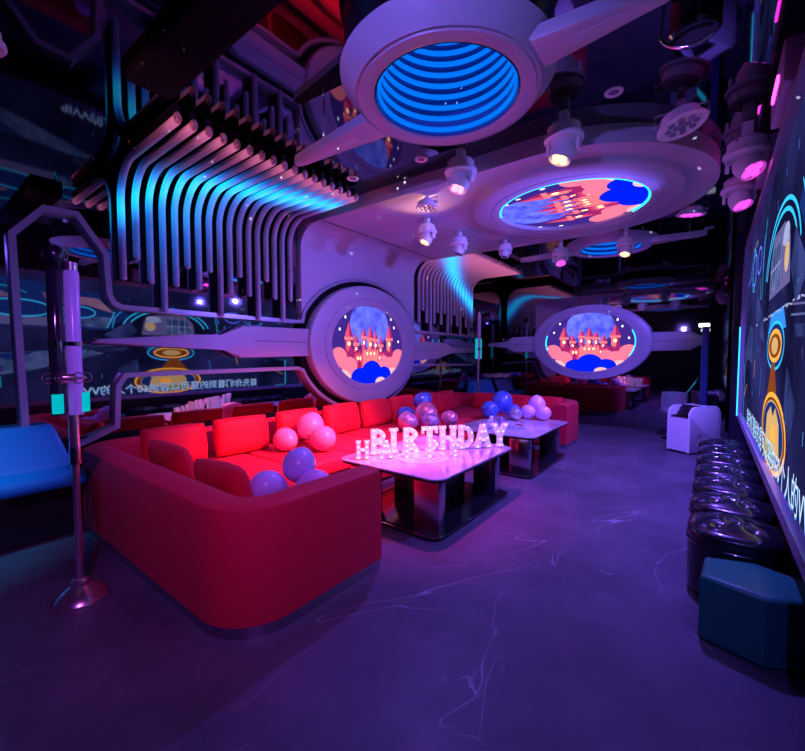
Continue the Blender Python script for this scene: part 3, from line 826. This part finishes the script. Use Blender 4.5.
def letter(ch, x, y, rz, h, label, grp):
    t = thing('marquee_letter',label,'letter light',(x,y,.5132),rz,grp)
    L,B,w = stroke_letter(ch); d = .035
    M = FR((-w*h/2,d/2,0),(h,0,0),(0,0,h),(0,-1,0))
    mb = MB()
    for i,p in enumerate(L): mb.prism(p,0,d-.0004*i,0,M)
    shell = mb.build('letter_shell', LETTER, t)
    for bx,by in B:
        q = M @ V((bx,by,d))
        MB().lathe([(.0065,0),(.0065,.004),(.0045,.008),(0,.0095)],8,0,T(q.x,q.y,q.z) @ RX(PI/2)).build('bulb', BULB, shell)
    return t
row = 'marquee letters spelling a birthday greeting'
fr = [(-2.50,2.64),(-1.88,3.24)]
for i,c in enumerate('HAPPY'):
    u = i/4; x = fr[0][0]+(fr[1][0]-fr[0][0])*u; y = fr[0][1]+(fr[1][1]-fr[0][1])*u
    letter(c,x,y,math.atan2(.62,.60),.165,f'small white marquee letter {c}, '+('first','second','third','fourth','last')[i]+' in the front row',row)
bk = [(-2.50,2.86),(-1.72,3.88)]
for i,c in enumerate('BIRTHDAY'):
    u = (0,.115,.25,.40,.55,.70,.85,1)[i]; x = bk[0][0]+(bk[1][0]-bk[0][0])*u; y = bk[0][1]+(bk[1][1]-bk[0][1])*u
    letter(c,x,y,math.atan2(.94,.76),.24,f'white marquee letter {c} with bulbs, '+('first','second','third','fourth','fifth','sixth','seventh','last')[i]+' in the back row',row)
# round tray
t = thing('serving_tray','flat round white ringed tray under the front row of letters','tray',(-2.12,3.05,.5052))
MB().lathe([(0,.005),(.235,.005),(.245,.0035),(.245,0),(0,0)],64).build('dish', TRAY, t)
MB().lathe([(.10,.0051),(.10,.006),(.125,.006),(.125,.0051)],48,closed=True).build('inner_ring', GREYP, t)
MB().lathe([(.175,.0051),(.175,.006),(.19,.006),(.19,.0051)],48,closed=True).build('outer_ring', GREYP, t)

# things on the far table
def bottle(x,y,label,h,mt,cap):
    t = thing('drink_bottle',label,'bottle',(x,y,.506),0,'small bottles on the far table')
    MB().lathe([(0,0),(.028,0),(.032,.008),(.032,h*.62),(.024,h*.74),(.012,h*.82),(.012,h*.92),(0,h*.92)],20).build('body', mt, t)
    MB().lathe([(0,h*.90),(.015,h*.90),(.015,h),(0,h)],16).build('cap', cap, t)
bottle(-2.44,5.20,'tiny pale bottle left of the silver foil ball on the far table',.13,TRAY,BLACK)
bottle(-2.32,5.26,'tiny dark bottle right of the pale bottle on the far table',.12,CHRMAUVE,CHROME)
t = thing('tissue_box','low white tissue box at the near end of the far table','box',(-2.30,4.86,.506),.6)
MB().rbox(-.10,.10,-.06,.06,0,.06,.008,2).build('box_body', TRAY, t)
MB().prism(arc(0,0,.05,.018,0,360,16)[:-1],.0601,.0615).build('opening', GREYP, t)
mb = MB(); mb.pillow(.07,.035,.05,8); mb.v=[V((p.x,p.y*.5,p.z+.075)) for p in mb.v]; mb.build('tissue', TRAY, t)
t = thing('glass_tumbler','clear short tumbler near the right edge of the far table','glass',(-1.92,5.05,.506))
MB().lathe([(0,0),(.028,0),(.034,.085),(.031,.085),(.026,.008),(0,.008)],24).build('tumbler', GLASS, t)
o = MB().rbox(-.045,.045,-.03,.03,0,.012,.004,2).build('coaster', mat('red_coaster',(.45,.05,.08),.4), None, (-2.06,5.28,.506)); tag(o,'small red coaster lying on the far marble table','coaster')

# ------------------------------------------------------------------ balloons
def balloon(x,y,z,r,mt,label,grp,tilt=(0,0)):
    """z = height of the centre"""
    t = thing('balloon',label,'balloon',(x,y,z),0,grp)
    M = RX(tilt[0]) @ RY(tilt[1])
    prof = []
    for i in range(21):
        a = -PI/2+PI*i/20; zz = math.sin(a); rr = math.cos(a)
        zz2 = zz*1.05 if zz > 0 else zz*(1.05+.16*(-zz)**3)
        prof.append((r*max(0,rr)*(1-.0*zz), r*zz2))
    MB().lathe(prof,32,0,M).build('skin', mt, t, angle=80)
    MB().lathe([(0,-r*1.185),(r*.045,-r*1.20),(r*.10,-r*1.31),(r*.05,-r*1.29),(0,-r*1.25)],12,0,M).build('knot', mt, t)
    return t
gp = 'pink balloons on the sofa seat'
balloon(-3.55,2.90,.655,.150,PINKB,'pink balloon on top of the trio on the red seat',gp,(2.4,.3))
balloon(-3.60,2.60,.556,.125,PINKB,'smaller pink balloon at the left of the trio on the red seat',gp,(.2,-1.3))
balloon(-3.27,2.84,.567,.135,PINKB,'pale pink balloon at the right of the trio on the red seat',gp,(-.2,1.3))
gp = 'lilac balloons on the near sofa end'
balloon(-2.36,1.82,.655,.120,VIOLB,'blue lilac balloon topping the cluster behind the near sofa end',gp,(2.3,.4))
balloon(-2.40,1.58,.547,.115,VIOLB,'blue lilac balloon lying left in the cluster at the near sofa end',gp,(1.4,-.3))
balloon(-2.15,1.79,.547,.115,PURB,'mauve balloon lying right in the cluster at the near sofa end',gp,(-1.5,.5))
gp = 'chrome balloons behind the near table'
balloon(-3.171,4.641,0.612,0.173,CHRPINK,'big shiny pink chrome balloon topping the cluster behind the letters',gp,(2.6,.2))
balloon(-3.433,4.935,0.765,0.137,CHRBLUE,'shiny blue chrome balloon peeking above the pink chrome one',gp,(2.4,-.4))
balloon(-3.507,4.620,0.578,0.137,CHRBLUE,'shiny blue chrome balloon left of the pink chrome one',gp,(.3,-1.4))
balloon(-3.213,4.263,0.572,0.131,CHRMAUVE,'mauve chrome balloon low at the left of the chrome cluster',gp,(.3,-1.4))
balloon(-2.972,4.452,0.561,0.121,CHRMAUVE,'mauve chrome balloon at the bottom middle of the chrome cluster',gp,(.3,.9))
balloon(-2.919,4.851,0.562,0.121,CHRPINK,'pale pink chrome balloon at the bottom right of the chrome cluster',gp,(.3,1.3))
gp = 'balloons by the far table'
balloon(-2.62,5.98,.72,.165,CHRBLUE,'shiny blue balloon highest by the far table',gp,(2.5,.2))
balloon(-2.66,5.62,.635,.130,CHRBLUE,'shiny blue balloon lower left by the far table',gp,(1.4,-.4))
balloon(-2.38,5.84,.615,.105,CHRBLUE,'small shiny blue balloon right of the two bigger blue ones',gp,(.3,1.2))
balloon(-2.26,5.64,.60,.090,CHRSILV,'small silver foil balloon in the middle of the far cluster',gp,(1.2,.3))
balloon(-2.08,6.02,.715,.125,PURB,'pink lilac balloon on top of the far right trio',gp,(2.6,.2))
balloon(-2.17,5.90,.61,.105,PURB,'pink lilac balloon at the left of the far right trio',gp,(.3,-1.3))
balloon(-1.94,5.90,.61,.105,PURB,'pink lilac balloon at the right of the far right trio',gp,(-.2,1.3))

# ------------------------------------------------------------------ microphone stands
def mic_stand(loc, rz, z0, label, s=1.0):
    t = thing('microphone_stand',label,'microphone stand',loc,rz)
    MB().lathe([(0,0),(.148,0),(.150,.012),(.142,.030),(.115,.060),(.075,.085),(.05,.10),(.045,.125),(.03,.135),(0,.135)],40).build('base', STEEL, t)
    MB().tube([(0,0,.12),(0,0,z0*.955)],.019,14).build('pole', STEEL, t)
    MB().lathe([(.018,-.05),(.028,-.05),(.028,.05),(.018,.05)],18,0,T(0,0,z0*.915),True).build('collar', CHROMED, t)
    MB().tube([(0,0,z0*.93),(0,0,z0+.16)],.026,14).build('holder_stem', STEEL, t)
    L = .82*s
    for sx,mt,nm in ((-.062,DARK_TUBE,'dark_tube'),(.014,VIOLET_TUBE,'violet_tube')):
        zz = z0+.16; x = sx
        MB().lathe([(0,0),(.036,0),(.036,L),(.030,L+.01),(0,L+.01)],20,0,T(x,0,zz)).build(nm, mt, t)
    hg = .11 if s <= 1 else .42
    for x in (-.066,.052):
        MB().lathe([(.024,0),(.026,0),(.026,hg),(.024,hg)],20,0,T(x,-.03 if x<0 else 0,z0+.175),True).build('glow_sleeve', CYANT, t)
    mb = MB()
    for x in (-.062,.014): mb.lathe([(.036,-.012),(.041,-.012),(.041,.012),(.036,.012)],20,0,T(x,0,z0+.16+L*.5),True)
    mb.build('clasp', CHROME, t)
    # rosette bracket of wire loops
    mb = MB()
    for k in range(7):
        a = 2*PI*k/7; c = V((-.024+.085*math.cos(a),.05*math.sin(a),z0+.375))
        mb.tube([(c.x+.030*math.cos(b),c.y,c.z+.030*math.sin(b)) for b in [2*PI*i/14 for i in range(14)]],.0035,6,True)
    mb.tube([(-.024+.085*math.cos(b),.055*math.sin(b),z0+.375) for b in [2*PI*i/20 for i in range(20)]],.006,6,True)
    mb.build('rosette', STEEL, t)
    o = MB().rbox(-.06,.02,-.062,-.040,z0+.352,z0+.398,.018,3).build('boss', STEEL, t)
    # microphone head on the dark tube
    MB().lathe([(.030,0),(.036,.02),(.045,.05),(.052,.085),(.045,.12),(.025,.14),(0,.145)],24,0,T(-.055,0,z0+.16+L)).build('microphone_head', BLKLEATHER, t)
    mb = MB(); mb.tube([(-.055+.056*math.cos(b),0,z0+.16+L+.085+.056*math.sin(b)) for b in [2*PI*i/24 for i in range(24)]],.005,8,True); mb.build('microphone_ring', CHROME, t)
    MB().lathe([(.030,0),(.032,.0),(.032,.05),(.030,.05)],18,0,T(.014,0,z0+.165+L),True).build('tube_cap', STEEL, t)
    return t
mic_stand((-2.93,.66,0),math.radians(77),.95,'tall twin tube microphone stand on the floor beside the near sofa corner')
mic_stand((-3.93,7.72,0),math.radians(60),1.22,'far microphone stand with cyan sleeve rising behind the far sofa end',1.15)

# ------------------------------------------------------------------ teal benches
def bench(y0,y1,label,end):
    t = thing('leather_bench',label,'bench',(-4.1,(y0+y1)/2,0)); o=V((-4.1,(y0+y1)/2,0))
    def w(mb):
        mb.v=[p-o for p in mb.v]; return mb
    w(MB().box(-4.36,-4.10,y0+.02,y1-.05,0,.44)).build('plinth', BLACK, t)
    w(MB().rbox(-4.36,-3.86,y0,y1,.44,.56,.05,5)).build('seat', TEAL, t)
    # slanted back with a sloping end
    prof = [(-4.37,.54),(-4.10,.54),(-4.22,.85),(-4.27,.89),(-4.37,.89)]
    ya, yb = (y0+.03, y1-.03) if end > 0 else (y0+.03, y1-.03)
    sh = .10
    vs = []; 
    for y,s in ((ya, -1 if end<0 else 0),(yb, 1 if end>0 else 0)):
        for x,z in prof: vs.append((x, y - s*sh*(z-.54)/.35, z))
    n=5
    mb = MB().add(vs,[list(range(n)),list(range(n,2*n))[::-1]]+[(i,(i+1)%n,n+(i+1)%n,n+i) for i in range(n)])
    o2 = w(mb).build('backrest', TEAL, t)
    bv = o2.modifiers.new('bevel','BEVEL'); bv.width=.025; bv.segments=3
    return t
bench(-1.15,.955,'bright teal leather wall bench at the left edge beside the microphone stand',1)
bench(7.95,9.05,'teal wall bench in the far left corner behind the sofa',-1)

# ------------------------------------------------------------------ stools along the screen
def stool(y,label,src=[None]):
    if src[0] is not None: return dup(src[0],(.145,y,0),random.uniform(-.15,.15),label)
    t = thing('tufted_stool',label,'stool',(.145,y,0),0,'black tufted stools under the video wall')
    n = 4.5
    def sq(r,k=48):
        return [(r*math.copysign(abs(math.cos(a))**(2/n*1.6),math.cos(a)), r*math.copysign(abs(math.sin(a))**(2/n*1.6),math.sin(a))) for a in [2*PI*i/k for i in range(k)]]
    vs=[]; fs=[]; k=48
    levels=[(.225,.02),(.232,.06),(.236,.20),(.234,.31),(.238,.345),(.240,.37),(.236,.395),(.222,.413),(.20,.423)]
    for r,z in levels: vs += [(x,y2,z) for x,y2 in sq(r)]
    for i in range(len(levels)-1):
        for j in range(k): fs.append((i*k+j,i*k+(j+1)%k,(i+1)*k+(j+1)%k,(i+1)*k+j))
    fs.append(list(range(k))[::-1])
    MB().add(vs,fs).build('body', BLKLEATHER, t, angle=60)
    # cushioned top with dimples at the buttons
    bt = [(-.085,-.085),(.085,-.085),(-.085,.085),(.085,.085),(0,0)]
    rings = 14; vs=[]; fs=[]
    for i in range(rings+1):
        r=.20*(1-i/rings)
        for x,y2 in sq(max(r,.0005)):
            z=.423+.030*(1-(r/.20)**2)
            for bx,by in bt:
                d2=((x-bx)**2+(y2-by)**2); z-= .026*math.exp(-d2/.0012)
            z -= .007*math.exp(-((x-y2)/.022)**2)+.007*math.exp(-((x+y2)/.022)**2)
            vs.append((x,y2,z))
    for i in range(rings):
        for j in range(k): fs.append((i*k+j,i*k+(j+1)%k,(i+1)*k+(j+1)%k,(i+1)*k+j))
    fs.append([rings*k+j for j in range(k)])
    MB().add(vs,fs).build('tufted_top', BLKLEATHER, t, angle=70)
    for bx,by in bt:
        MB().lathe([(0,0),(.012,0),(.010,.006),(0,.009)],12,0,T(bx,by,.415)).build('button', BLKLEATHER, t)
    MB().tube([(x,y2,.33) for x,y2 in sq(.239)],.005,6,True).build('piping', BLKLEATHER, t)
    MB().lathe([(0,0),(.20,0),(.20,.02),(0,.02)],24).build('foot_plate', BLACKM, t)
    src[0]=t; return t
for i in range(7):
    stool(3.12+.50*i, 'glossy black tufted stool, '+('first behind the teal ottoman','second behind the teal ottoman','third behind the teal ottoman','fourth in the row from the teal ottoman','third from the far end of the row','second from the far end of the row','last of the row beside the white air purifier')[i])
# angular ottoman
t = thing('angular_ottoman','dark teal leather angular ottoman nearest the camera at right','ottoman',(.2,2.7,0)); o=V((.2,2.7,0))
pg = [(-.015,2.50),(.23,2.43),(.42,2.52),(.42,2.74),(.22,2.83),(.0,2.76)]
mb = MB().bprism([(x-.2,y-2.7) for x,y in pg],.015,.34,.03,4); mb.build('body', TEALD, t)
def off(pg,d):
    c = V((sum(p[0] for p in pg)/len(pg), sum(p[1] for p in pg)/len(pg))); return [tuple(c+(V(p)-c)*(1+d)) for p in pg]
pb = [(x-.2,y-2.7) for x,y in off(pg,.012)]
mb = MB()
for i in range(len(pb)):
    a,b2 = V(pb[i]),V(pb[(i+1)%len(pb)]); m=max(1,int((b2-a).length/.014))
    for j in range(m):
        p=a+(b2-a)*((j+.2)/m); q=a+(b2-a)*((j+.75)/m); mb.tube([(p.x,p.y,.285),(q.x,q.y,.285)],.0022,5)
mb.build('stitching', STITCH, t)
MB().prism([(x-.2,y-2.7) for x,y in off(pg,-.06)],0,.0149).build('foot_plate', BLACKM, t)

# ------------------------------------------------------------------ air purifier
def purifier():
    t = thing('air_purifier','white boxy air purifier with curved black grille past the stools','air purifier',(-.365,7.25,0),math.radians(-32))
    # outline of side panels in (depth, height); width along local x
    w=.17; D=.67; H=.69
    side = [(0,.03),(D,.03)] + arc(D-.14,H-.14,.14,.14,0,90,8) + arc(.20,H-.05,.14,.05,90,150,4) + arc(.02,H-.13,.12,.10,45,-20,1)[:0]
    body = [(0,.03),(D,.03)] + arc(D-.14,H-.14,.14,.14,0,90,8) + [(.34,H),(.27,H-.02),(.22,H-.06),(.17,H-.13),(.10,H-.17),(0,H-.17)]
    M = FR((-w,0,0),(0,1,0),(0,0,1),(1,0,0))
    MB().prism(body,.028,2*w-.028,0,M).build('body', WHITEP, t)
    cheek = [(-.012,.02),(D+.005,.02)] + arc(D-.14,H-.14,.15,.15,0,90,8) + arc(.13,H-.13,.14,.14,90,180,8)
    MB().bprism(cheek,0,.028,.008,2,0,M @ SC(1,1,1)).build('side_panel', WHITEP, t)
    MB().bprism(cheek,0,.028,.008,2,0,M @ T(0,0,2*w-.028)).build('side_panel', WHITEP, t)
    mb = MB()
    for i in range(6):
        y=.03+.045*i; z=(H-.168,H-.166,H-.160,H-.115,H-.055,H-.015)[i]
        mb.box(-w+.03,w-.03,y,y+.016,z,z+.03)
    mb.prism([(0.005,H-.1685),(.10,H-.1685),(.17,H-.1285),(.22,H-.0585),(.27,H-.0185),(.33,H+.0015),(.33,H+.004),(.26,H-.010),(.21,H-.05),(.16,H-.122),(.095,H-.164),(.005,H-.164)],.03,2*w-.03,0,M)
    mb.build('outlet_grille', GRILLE, t)
    MB().rbox(-w+.04,w-.04,.02,.06,H-.1675,H-.160,.002,1).build('status_bar', GREYP, t)
    MB().rbox(w-.002,w+.004,.15,.25,.24,.30,.002,1).build('side_handle', GREYP, t)
    MB().rbox(-w+.01,w-.01,.01,D-.01,0,.03,.005,2).build('foot', BLACKM, t)
purifier()
# ------------------------------------------------------------------ song terminal
t = thing('touch_terminal','slim upright terminal with white lamp and tilted cyan screen by the far wall','terminal',(-.09,8.3,0))
MB().rbox(-.045,.045,-.10,.10,.0,1.93,.012,2).build('column', mat('terminal_blue',(.03,.05,.22),.3,.2), t)
MB().rbox(-.05,-.043,-.085,.085,.66,1.86,.003,1).build('blue_panel', mat('blue_panel',(.02,.06,.30),.3,0,(.01,.05,.30),.5), t)
MB().rbox(-.10,.05,-.09,.09,1.931,1.985,.012,2).build('lamp', glow('terminal_lamp',(.85,.9,1),2.5), t)
MB().rbox(-.16,.16,-.16,.16,0,.02,.006,2).build('base', BLACKM, t)
mb = MB().rbox(-.012,.012,-.12,.12,-.13,.13,.006,2); Mx = T(-.16,-.02,.92) @ RY(.55); mb.v=[Mx @ p for p in mb.v]; mb.build('screen_case', BLACK, t)
mb = MB().box(-.0145,-.0125,-.105,.105,-.115,.115); mb.v=[Mx @ p for p in mb.v]; mb.build('touch_screen', glow('terminal_screen',(.02,.50,.85),1.2), t)
MB().tube([(-.04,0,.86),(-.15,-.02,.90)],.018,10).build('screen_arm', BLACKM, t)
# dark rounded chair in front of the terminal
t = thing('bar_chair','dark rounded chair standing behind the white air purifier','chair',(-.50,8.40,0))
MB().lathe([(0,0),(.17,0),(.17,.012),(.03,.03),(.022,.05),(.022,.44),(.05,.46),(0,.46)],24).build('pedestal', BLACKM, t)
MB().lathe([(0,.46),(.19,.46),(.205,.49),(.20,.53),(.15,.55),(0,.55)],28).build('seat', GREYP, t)
mb = MB()
pts=[(.19*math.cos(a),.19*math.sin(a)) for a in [math.radians(20+140*i/14) for i in range(15)]]
mb.sweep([(-.012,.53),(-.018,.70),(-.012,.80),(.0,.815),(.014,.80),(.02,.70),(.016,.53)],pts); mb.build('backrest', GREYP, t)

# ------------------------------------------------------------------ ceiling fixtures
def moving_head(loc, ztop, lens, label, aim=(0,0), s=1.0):
    """white moving head lamp hanging from ztop; loc = centre of its body"""
    x,y,z = loc
    t = thing('moving_head_lamp',label,'stage light',(x,y,z),random.uniform(-.5,.5) if aim==(0,0) else 0,'white moving head lamps')
    h = ztop-z
    MB().rbox(-.03*s,.03*s,-.03*s,.03*s,.065*s,h-.004,.006,2).build('bracket', WHITEP, t)
    MB().lathe([(0,.07*s),(.085*s,.07*s),(.105*s,.055*s),(.108*s,.0),(.125*s,-.01*s),(.128*s,-.03*s),(.118*s,-.045*s),(.07*s,-.05*s),(0,-.05*s)],28).build('body', WHITEP, t)
    M = RZ(aim[0]) @ RX(aim[1])
    A = T(0,0,-.085*s) @ M
    for sx in (-1,1):
        MB().rbox(sx*.098*s-.012*s,sx*.098*s+.012*s,-.035*s,.035*s,-.12*s,-.04*s,.01*s,2).build('yoke', WHITEP, t)
    MB().lathe([(0,.055*s),(.045*s,.05*s),(.072*s,.025*s),(.082*s,-.01*s),(.080*s,-.05*s),(.074*s,-.085*s),(.068*s,-.085*s),(.066*s,-.07*s),(0,-.07*s)],26,0,A).build('head', WHITEP, t); hd = [c for c in t.children if c.name.startswith('head')][0]
    for k in range(4):
        a=2*PI*k/4+.4
        MB().lathe([(0,-.073*s),(.024*s,-.073*s),(.022*s,-.084*s),(.010*s,-.090*s),(0,-.091*s)],12,0,A @ T(.034*s*math.cos(a),.034*s*math.sin(a),0)).build('lens', lens, hd)
    for k in range(3):
        a=2*PI*k/3; MB().tube([(.10*s*math.cos(a),.10*s*math.sin(a),.045*s),(.118*s*math.cos(a),.118*s*math.sin(a),.045*s)],.006*s,6).build('screw', CHROME, t)
    return t
def par_light(loc, ztop, tilt, lens, label, s=1.0, face=None):
    x,y,z = loc
    t = thing('par_lamp',label,'stage light',(x,y,z),0,'flat round par lamps')
    h = ztop-z
    MB().rbox(-.025,.025,-.012,.012,.06*s,h-.003,.004,2).build('bracket', WHITEP, t)
    A = RX(tilt[0]) @ RY(tilt[1])
    MB().lathe([(0,.055*s),(.07*s,.052*s),(.105*s,.03*s),(.115*s,-.02*s),(.135*s,-.03*s),(.137*s,-.042*s),(.12*s,-.05*s),(.112*s,-.04*s),(0,-.036*s)],30,0,A).build('housing', WHITEP, t)
    for k in range(12):
        r=(.075 if k<8 else .032)*s; a=2*PI*k/(8 if k<8 else 4)
        MB().lathe([(0,-.037*s),(.019*s,-.037*s),(.017*s,-.048*s),(0,-.052*s)],10,0,A @ T(r*math.cos(a),r*math.sin(a),0)).build('lens', lens, t)
    mb = MB()
    for sx in (-1,1): mb.tube([(sx*.11*s,0,.0),(sx*.15*s,0,.0)],.010*s,8)
    mb.tube([(-.14*s,0,0),(-.14*s,0,.065*s),(.14*s,0,.065*s),(.14*s,0,0)],.006*s,6)
    mb.build('yoke', GREYP, t)
    return t
def cam_aim(x,y): # tilt a head a little towards the camera side
    return (math.atan2(x,-y),)
moving_head((-1.83,3.22,3.12),ZC,LENS_PINK,'white moving head with pink lens below the big ring portal',(-.5,-.35),1.12)
moving_head((-2.83,4.16,3.00),SZ,LENS_WARM,'white moving head with orange lens on the soffit above the wall screen',(-.6,-.45),.95)
moving_head((-2.78,4.87,3.00),SZ,LENS_OFF,'unlit white moving head beside the far bank of pipes',(-.6,-.3),.95)
moving_head((-.94,3.22,3.12),ZC,LENS_WARM,'white moving head with warm lens right of the big ring portal',(-.9,-.35),1.12)
moving_head((-.97,6.225,2.98),ZC,LENS_WARM,'white moving head with warm lens under the far ring portal',(-.3,-.4),.95)
moving_head((-1.83,6.22,2.98),ZC,LENS_MAG,'white moving head at the left rim of the far ring portal',(.5,-.5),1.0)
moving_head((.17,4.25,3.08),ZC,LENS_MAG,'white moving head above the video wall, nearer of the pair',(.8,-.6),1.2)
moving_head((.16,5.05,3.06),ZC,LENS_MAG,'white moving head above the video wall, farther of the pair',(.8,-.4),1.15)
moving_head((-2.44,5.62,3.03),SZ,LENS_OFF,'small white moving head at the far edge of the soffit',(-.4,-.2),.8)
moving_head((-2.86,.33,3.00),ZC,LENS_PINK,'pink lit moving head cut off at the left picture edge',(-1.0,-.6),.85)
par_light((-2.45,3.60,3.06),SZ,(.0,.0),LENS_OFF,'flat white par lamp at the near soffit corner',.9)
par_light((-.23,3.58,3.15),ZC,(-.05,-.22),LENS_OFF,'tilted white par lamp at the right of the soffit',1.15)
par_light((-.24,5.85,3.15),ZC,(.1,.1),LENS_MAG,'magenta glowing par lamp past the soffit tip',1.1)
# black speaker with bracket near the top edge
t = thing('ceiling_speaker','black round speaker on a hook bracket at the top right of the ceiling','speaker',(-.12,2.62,ZC))
MB().lathe([(0,0),(.10,0),(.115,-.02),(.115,-.15),(.10,-.17),(0,-.17)],28,0,T(0,0,-.03)).build('housing', BLACK, t)
mb = MB(); mb.tube([(-.14,0,0),(-.15,0,-.10)]+[(.15*math.cos(a),0,-.12+.12*math.sin(a)) for a in [math.radians(180+12*i) for i in range(11)]],.009,8); mb.build('bracket', CHROMED, t)
# downlights
def downlight(x,y,z,label):
    t = thing('downlight',label,'ceiling light',(x,y,z),0,'small round downlights')
    MB().lathe([(.035,-.004),(.058,-.008),(.062,-.004),(.062,-.001),(.035,-.001)],28,closed=True).build('rim', WHITEP, t)
    MB().lathe([(0,-.0015),(.034,-.0015),(.034,-.001),(0,-.001)],24).build('lens', LENS_OFF, t)
downlight(-3.02,3.06,ZC,'small round downlight above the near pipe bank end')
downlight(-.60,3.20,ZC,'small round downlight right of the warm moving head')
downlight(-.09,7.35,ZC,'small round downlight in front of the dark pier')
downlight(-2.22,3.16,ZC,'small round downlight left of the pink moving head')
# black air vent trough
t = thing('air_vent','long black slotted air vent hanging near the top left','air vent',(-2.18,1.15,ZC))
MB().rbox(-.85,1.0,-.135,.135,-.085,-.001,.01,2).build('housing', BLACKM, t)
for i in range(5):
    y=-.10+.05*i; MB().box(-.80,.95,y-.014,y+.014,-.090,-.0855).build('slat', BLACKM, t)
# magenta wall washers above the screen
for i,(y,lab) in enumerate(((3.35,'magenta wall washer lamp above the near part of the video wall'),(4.55,'magenta wall washer lamp above the middle of the video wall'))):
    t = thing('wall_washer',lab,'wall lamp',(XR,y,3.05),0,'magenta wall washers')
    MB().rbox(-.20,-.001,-.30,.30,-.11,.12,.012,2).build('housing', mat('washer_housing',(.45,.40,.55),.4), t)
    MB().rbox(-.212,-.2005,-.14,.14,-.02,.02,.004,1).build('lamp_strip', MAGLED, t)

# ------------------------------------------------------------------ light from the lamps, plus added fill spots without fixtures
def spot(loc, target, col, e, ang=70, blend=.6, r=.04):
    l = bpy.data.lights.new('lamp','SPOT'); l.color = col; l.energy = e; l.spot_size = math.radians(ang); l.spot_blend = blend; l.shadow_soft_size = r
    o = bpy.data.objects.new('lamp',l); COL.objects.link(o); o.location = loc
    o.rotation_euler = (V(target)-V(loc)).to_track_quat('-Z','Y').to_euler(); return o
def point(loc, col, e, r=.05):
    l = bpy.data.lights.new('lamp','POINT'); l.color = col; l.energy = e; l.shadow_soft_size = r
    o = bpy.data.objects.new('lamp',l); COL.objects.link(o); o.location = loc; return o
VIO = (.19,.095,1.0); PNK = (1,.22,.34); WRM = (1,.42,.22)
spot((-1.90,3.14,2.84),(-2.15,3.25,.5),(1,.08,.85),400,62,1)
spot((-.98,3.12,2.84),(-3.4,2.95,.35),(1,.13,.16),1300,52,1)
spot((-2.76,4.02,2.80),(-3.5,4.6,.5),(1,.22,.24),60,60,.8)
spot((-1.0,6.12,2.74),(-2.2,5.3,.5),(.45,.18,1),190,46,.8)
spot((-.23,3.52,3.0),(-.8,4.4,0),VIO,430,120,.9)
spot((-.24,5.85,3.0),(-.9,6.2,0),VIO,600,120,.9)
spot((-2.45,3.50,2.95),(-2.7,2.0,0),VIO,170,110,.9)
spot((-2.72,.40,2.80),(-3.3,2.6,3.2),PNK,22,75,.8)
spot((.02,4.22,2.62),(-4.0,4.6,2.6),(.17,.125,1),360,80,1,.012)
spot((-.24,5.95,2.95),(-2.1,9.1,1.7),VIO,330,60,.9)
spot((.02,5.05,2.72),(-3.9,2.3,2.7),(.18,.13,1),260,70,1,.012)
spot((-1.83,6.10,2.74),(-4.0,6.9,3.0),(1,.35,.75),14,90,.9)
spot((.22,-.30,3.12),(-2.8,1.0,.45),(.65,.04,.40),150,56,1,.02)  # added fill for the near sofa end, from an unseen spot behind the camera
spot((-2.76,4.04,2.82),(-2.5,3.5,3.2),WRM,14,120,.9)
spot((-2.9,-.6,3.1),(-4.2,-.10,.5),(.02,.42,1),300,42,.9,.02)  # added blue spot brightening the near bench, no fixture here
spot((.25,-.55,3.1),(-2.1,1.3,0),VIO,190,105,.9,.02)  # added violet fill for floor and sofa, unseen behind the camera
spot((-.9,-.8,2.5),(-1.25,1.7,3.05),(.26,.16,1),230,50,.9,.02)  # added unseen spot that brightens the near portal's cone
def star_projector(loc, target, e):
    o = spot(loc, target, (.85,.88,1), e, 74, .3, .0)
    l = o.data; l.use_nodes = True; nt = l.node_tree; em = [n for n in nt.nodes if n.type == 'EMISSION'][0]
    tc = nt.nodes.new('ShaderNodeTexCoord'); vo = nt.nodes.new('ShaderNodeTexVoronoi'); lt = nt.nodes.new('ShaderNodeMath'); no = nt.nodes.new('ShaderNodeTexNoise'); gt = nt.nodes.new('ShaderNodeMath'); mu = nt.nodes.new('ShaderNodeMath'); m2 = nt.nodes.new('ShaderNodeMath')
    vo.inputs['Scale'].default_value = 36; lt.operation = 'LESS_THAN'; lt.inputs[1].default_value = .085
    no.inputs['Scale'].default_value = 3.5; gt.operation = 'GREATER_THAN'; gt.inputs[1].default_value = .50; mu.operation = 'MULTIPLY'; m2.operation = 'MULTIPLY'; m2.inputs[1].default_value = 1
    nt.links.new(tc.outputs['Normal'], vo.inputs['Vector']); nt.links.new(vo.outputs['Distance'], lt.inputs[0])
    nt.links.new(tc.outputs['Normal'], no.inputs['Vector']); nt.links.new(no.outputs['Fac'], gt.inputs[0])
    nt.links.new(lt.outputs[0], mu.inputs[0]); nt.links.new(gt.outputs[0], mu.inputs[1]); nt.links.new(mu.outputs[0], m2.inputs[0]); nt.links.new(m2.outputs[0], em.inputs['Strength'])
star_projector((-.7,-.7,1.25),(-1.6,2.2,3.0),3000)

# world, camera, colour management
wd = bpy.data.worlds.new('World'); S.world = wd; wd.use_nodes = True
wd.node_tree.nodes['Background'].inputs[0].default_value = (.01,.008,.02,1)
cam = bpy.data.cameras.new('camera'); co = bpy.data.objects.new('camera',cam); COL.objects.link(co)
cam.sensor_fit='HORIZONTAL'; cam.sensor_width=36; cam.lens=36*400/805; cam.clip_start=.01
co.location=(0,0,1.45); co.rotation_euler=(math.radians(90-2.79),0,math.radians(37.70))
S.camera=co
S.view_settings.view_transform='Standard'; S.view_settings.look='None'; S.view_settings.gamma=1; S.view_settings.exposure=0.1
S.view_settings.use_curve_mapping=False
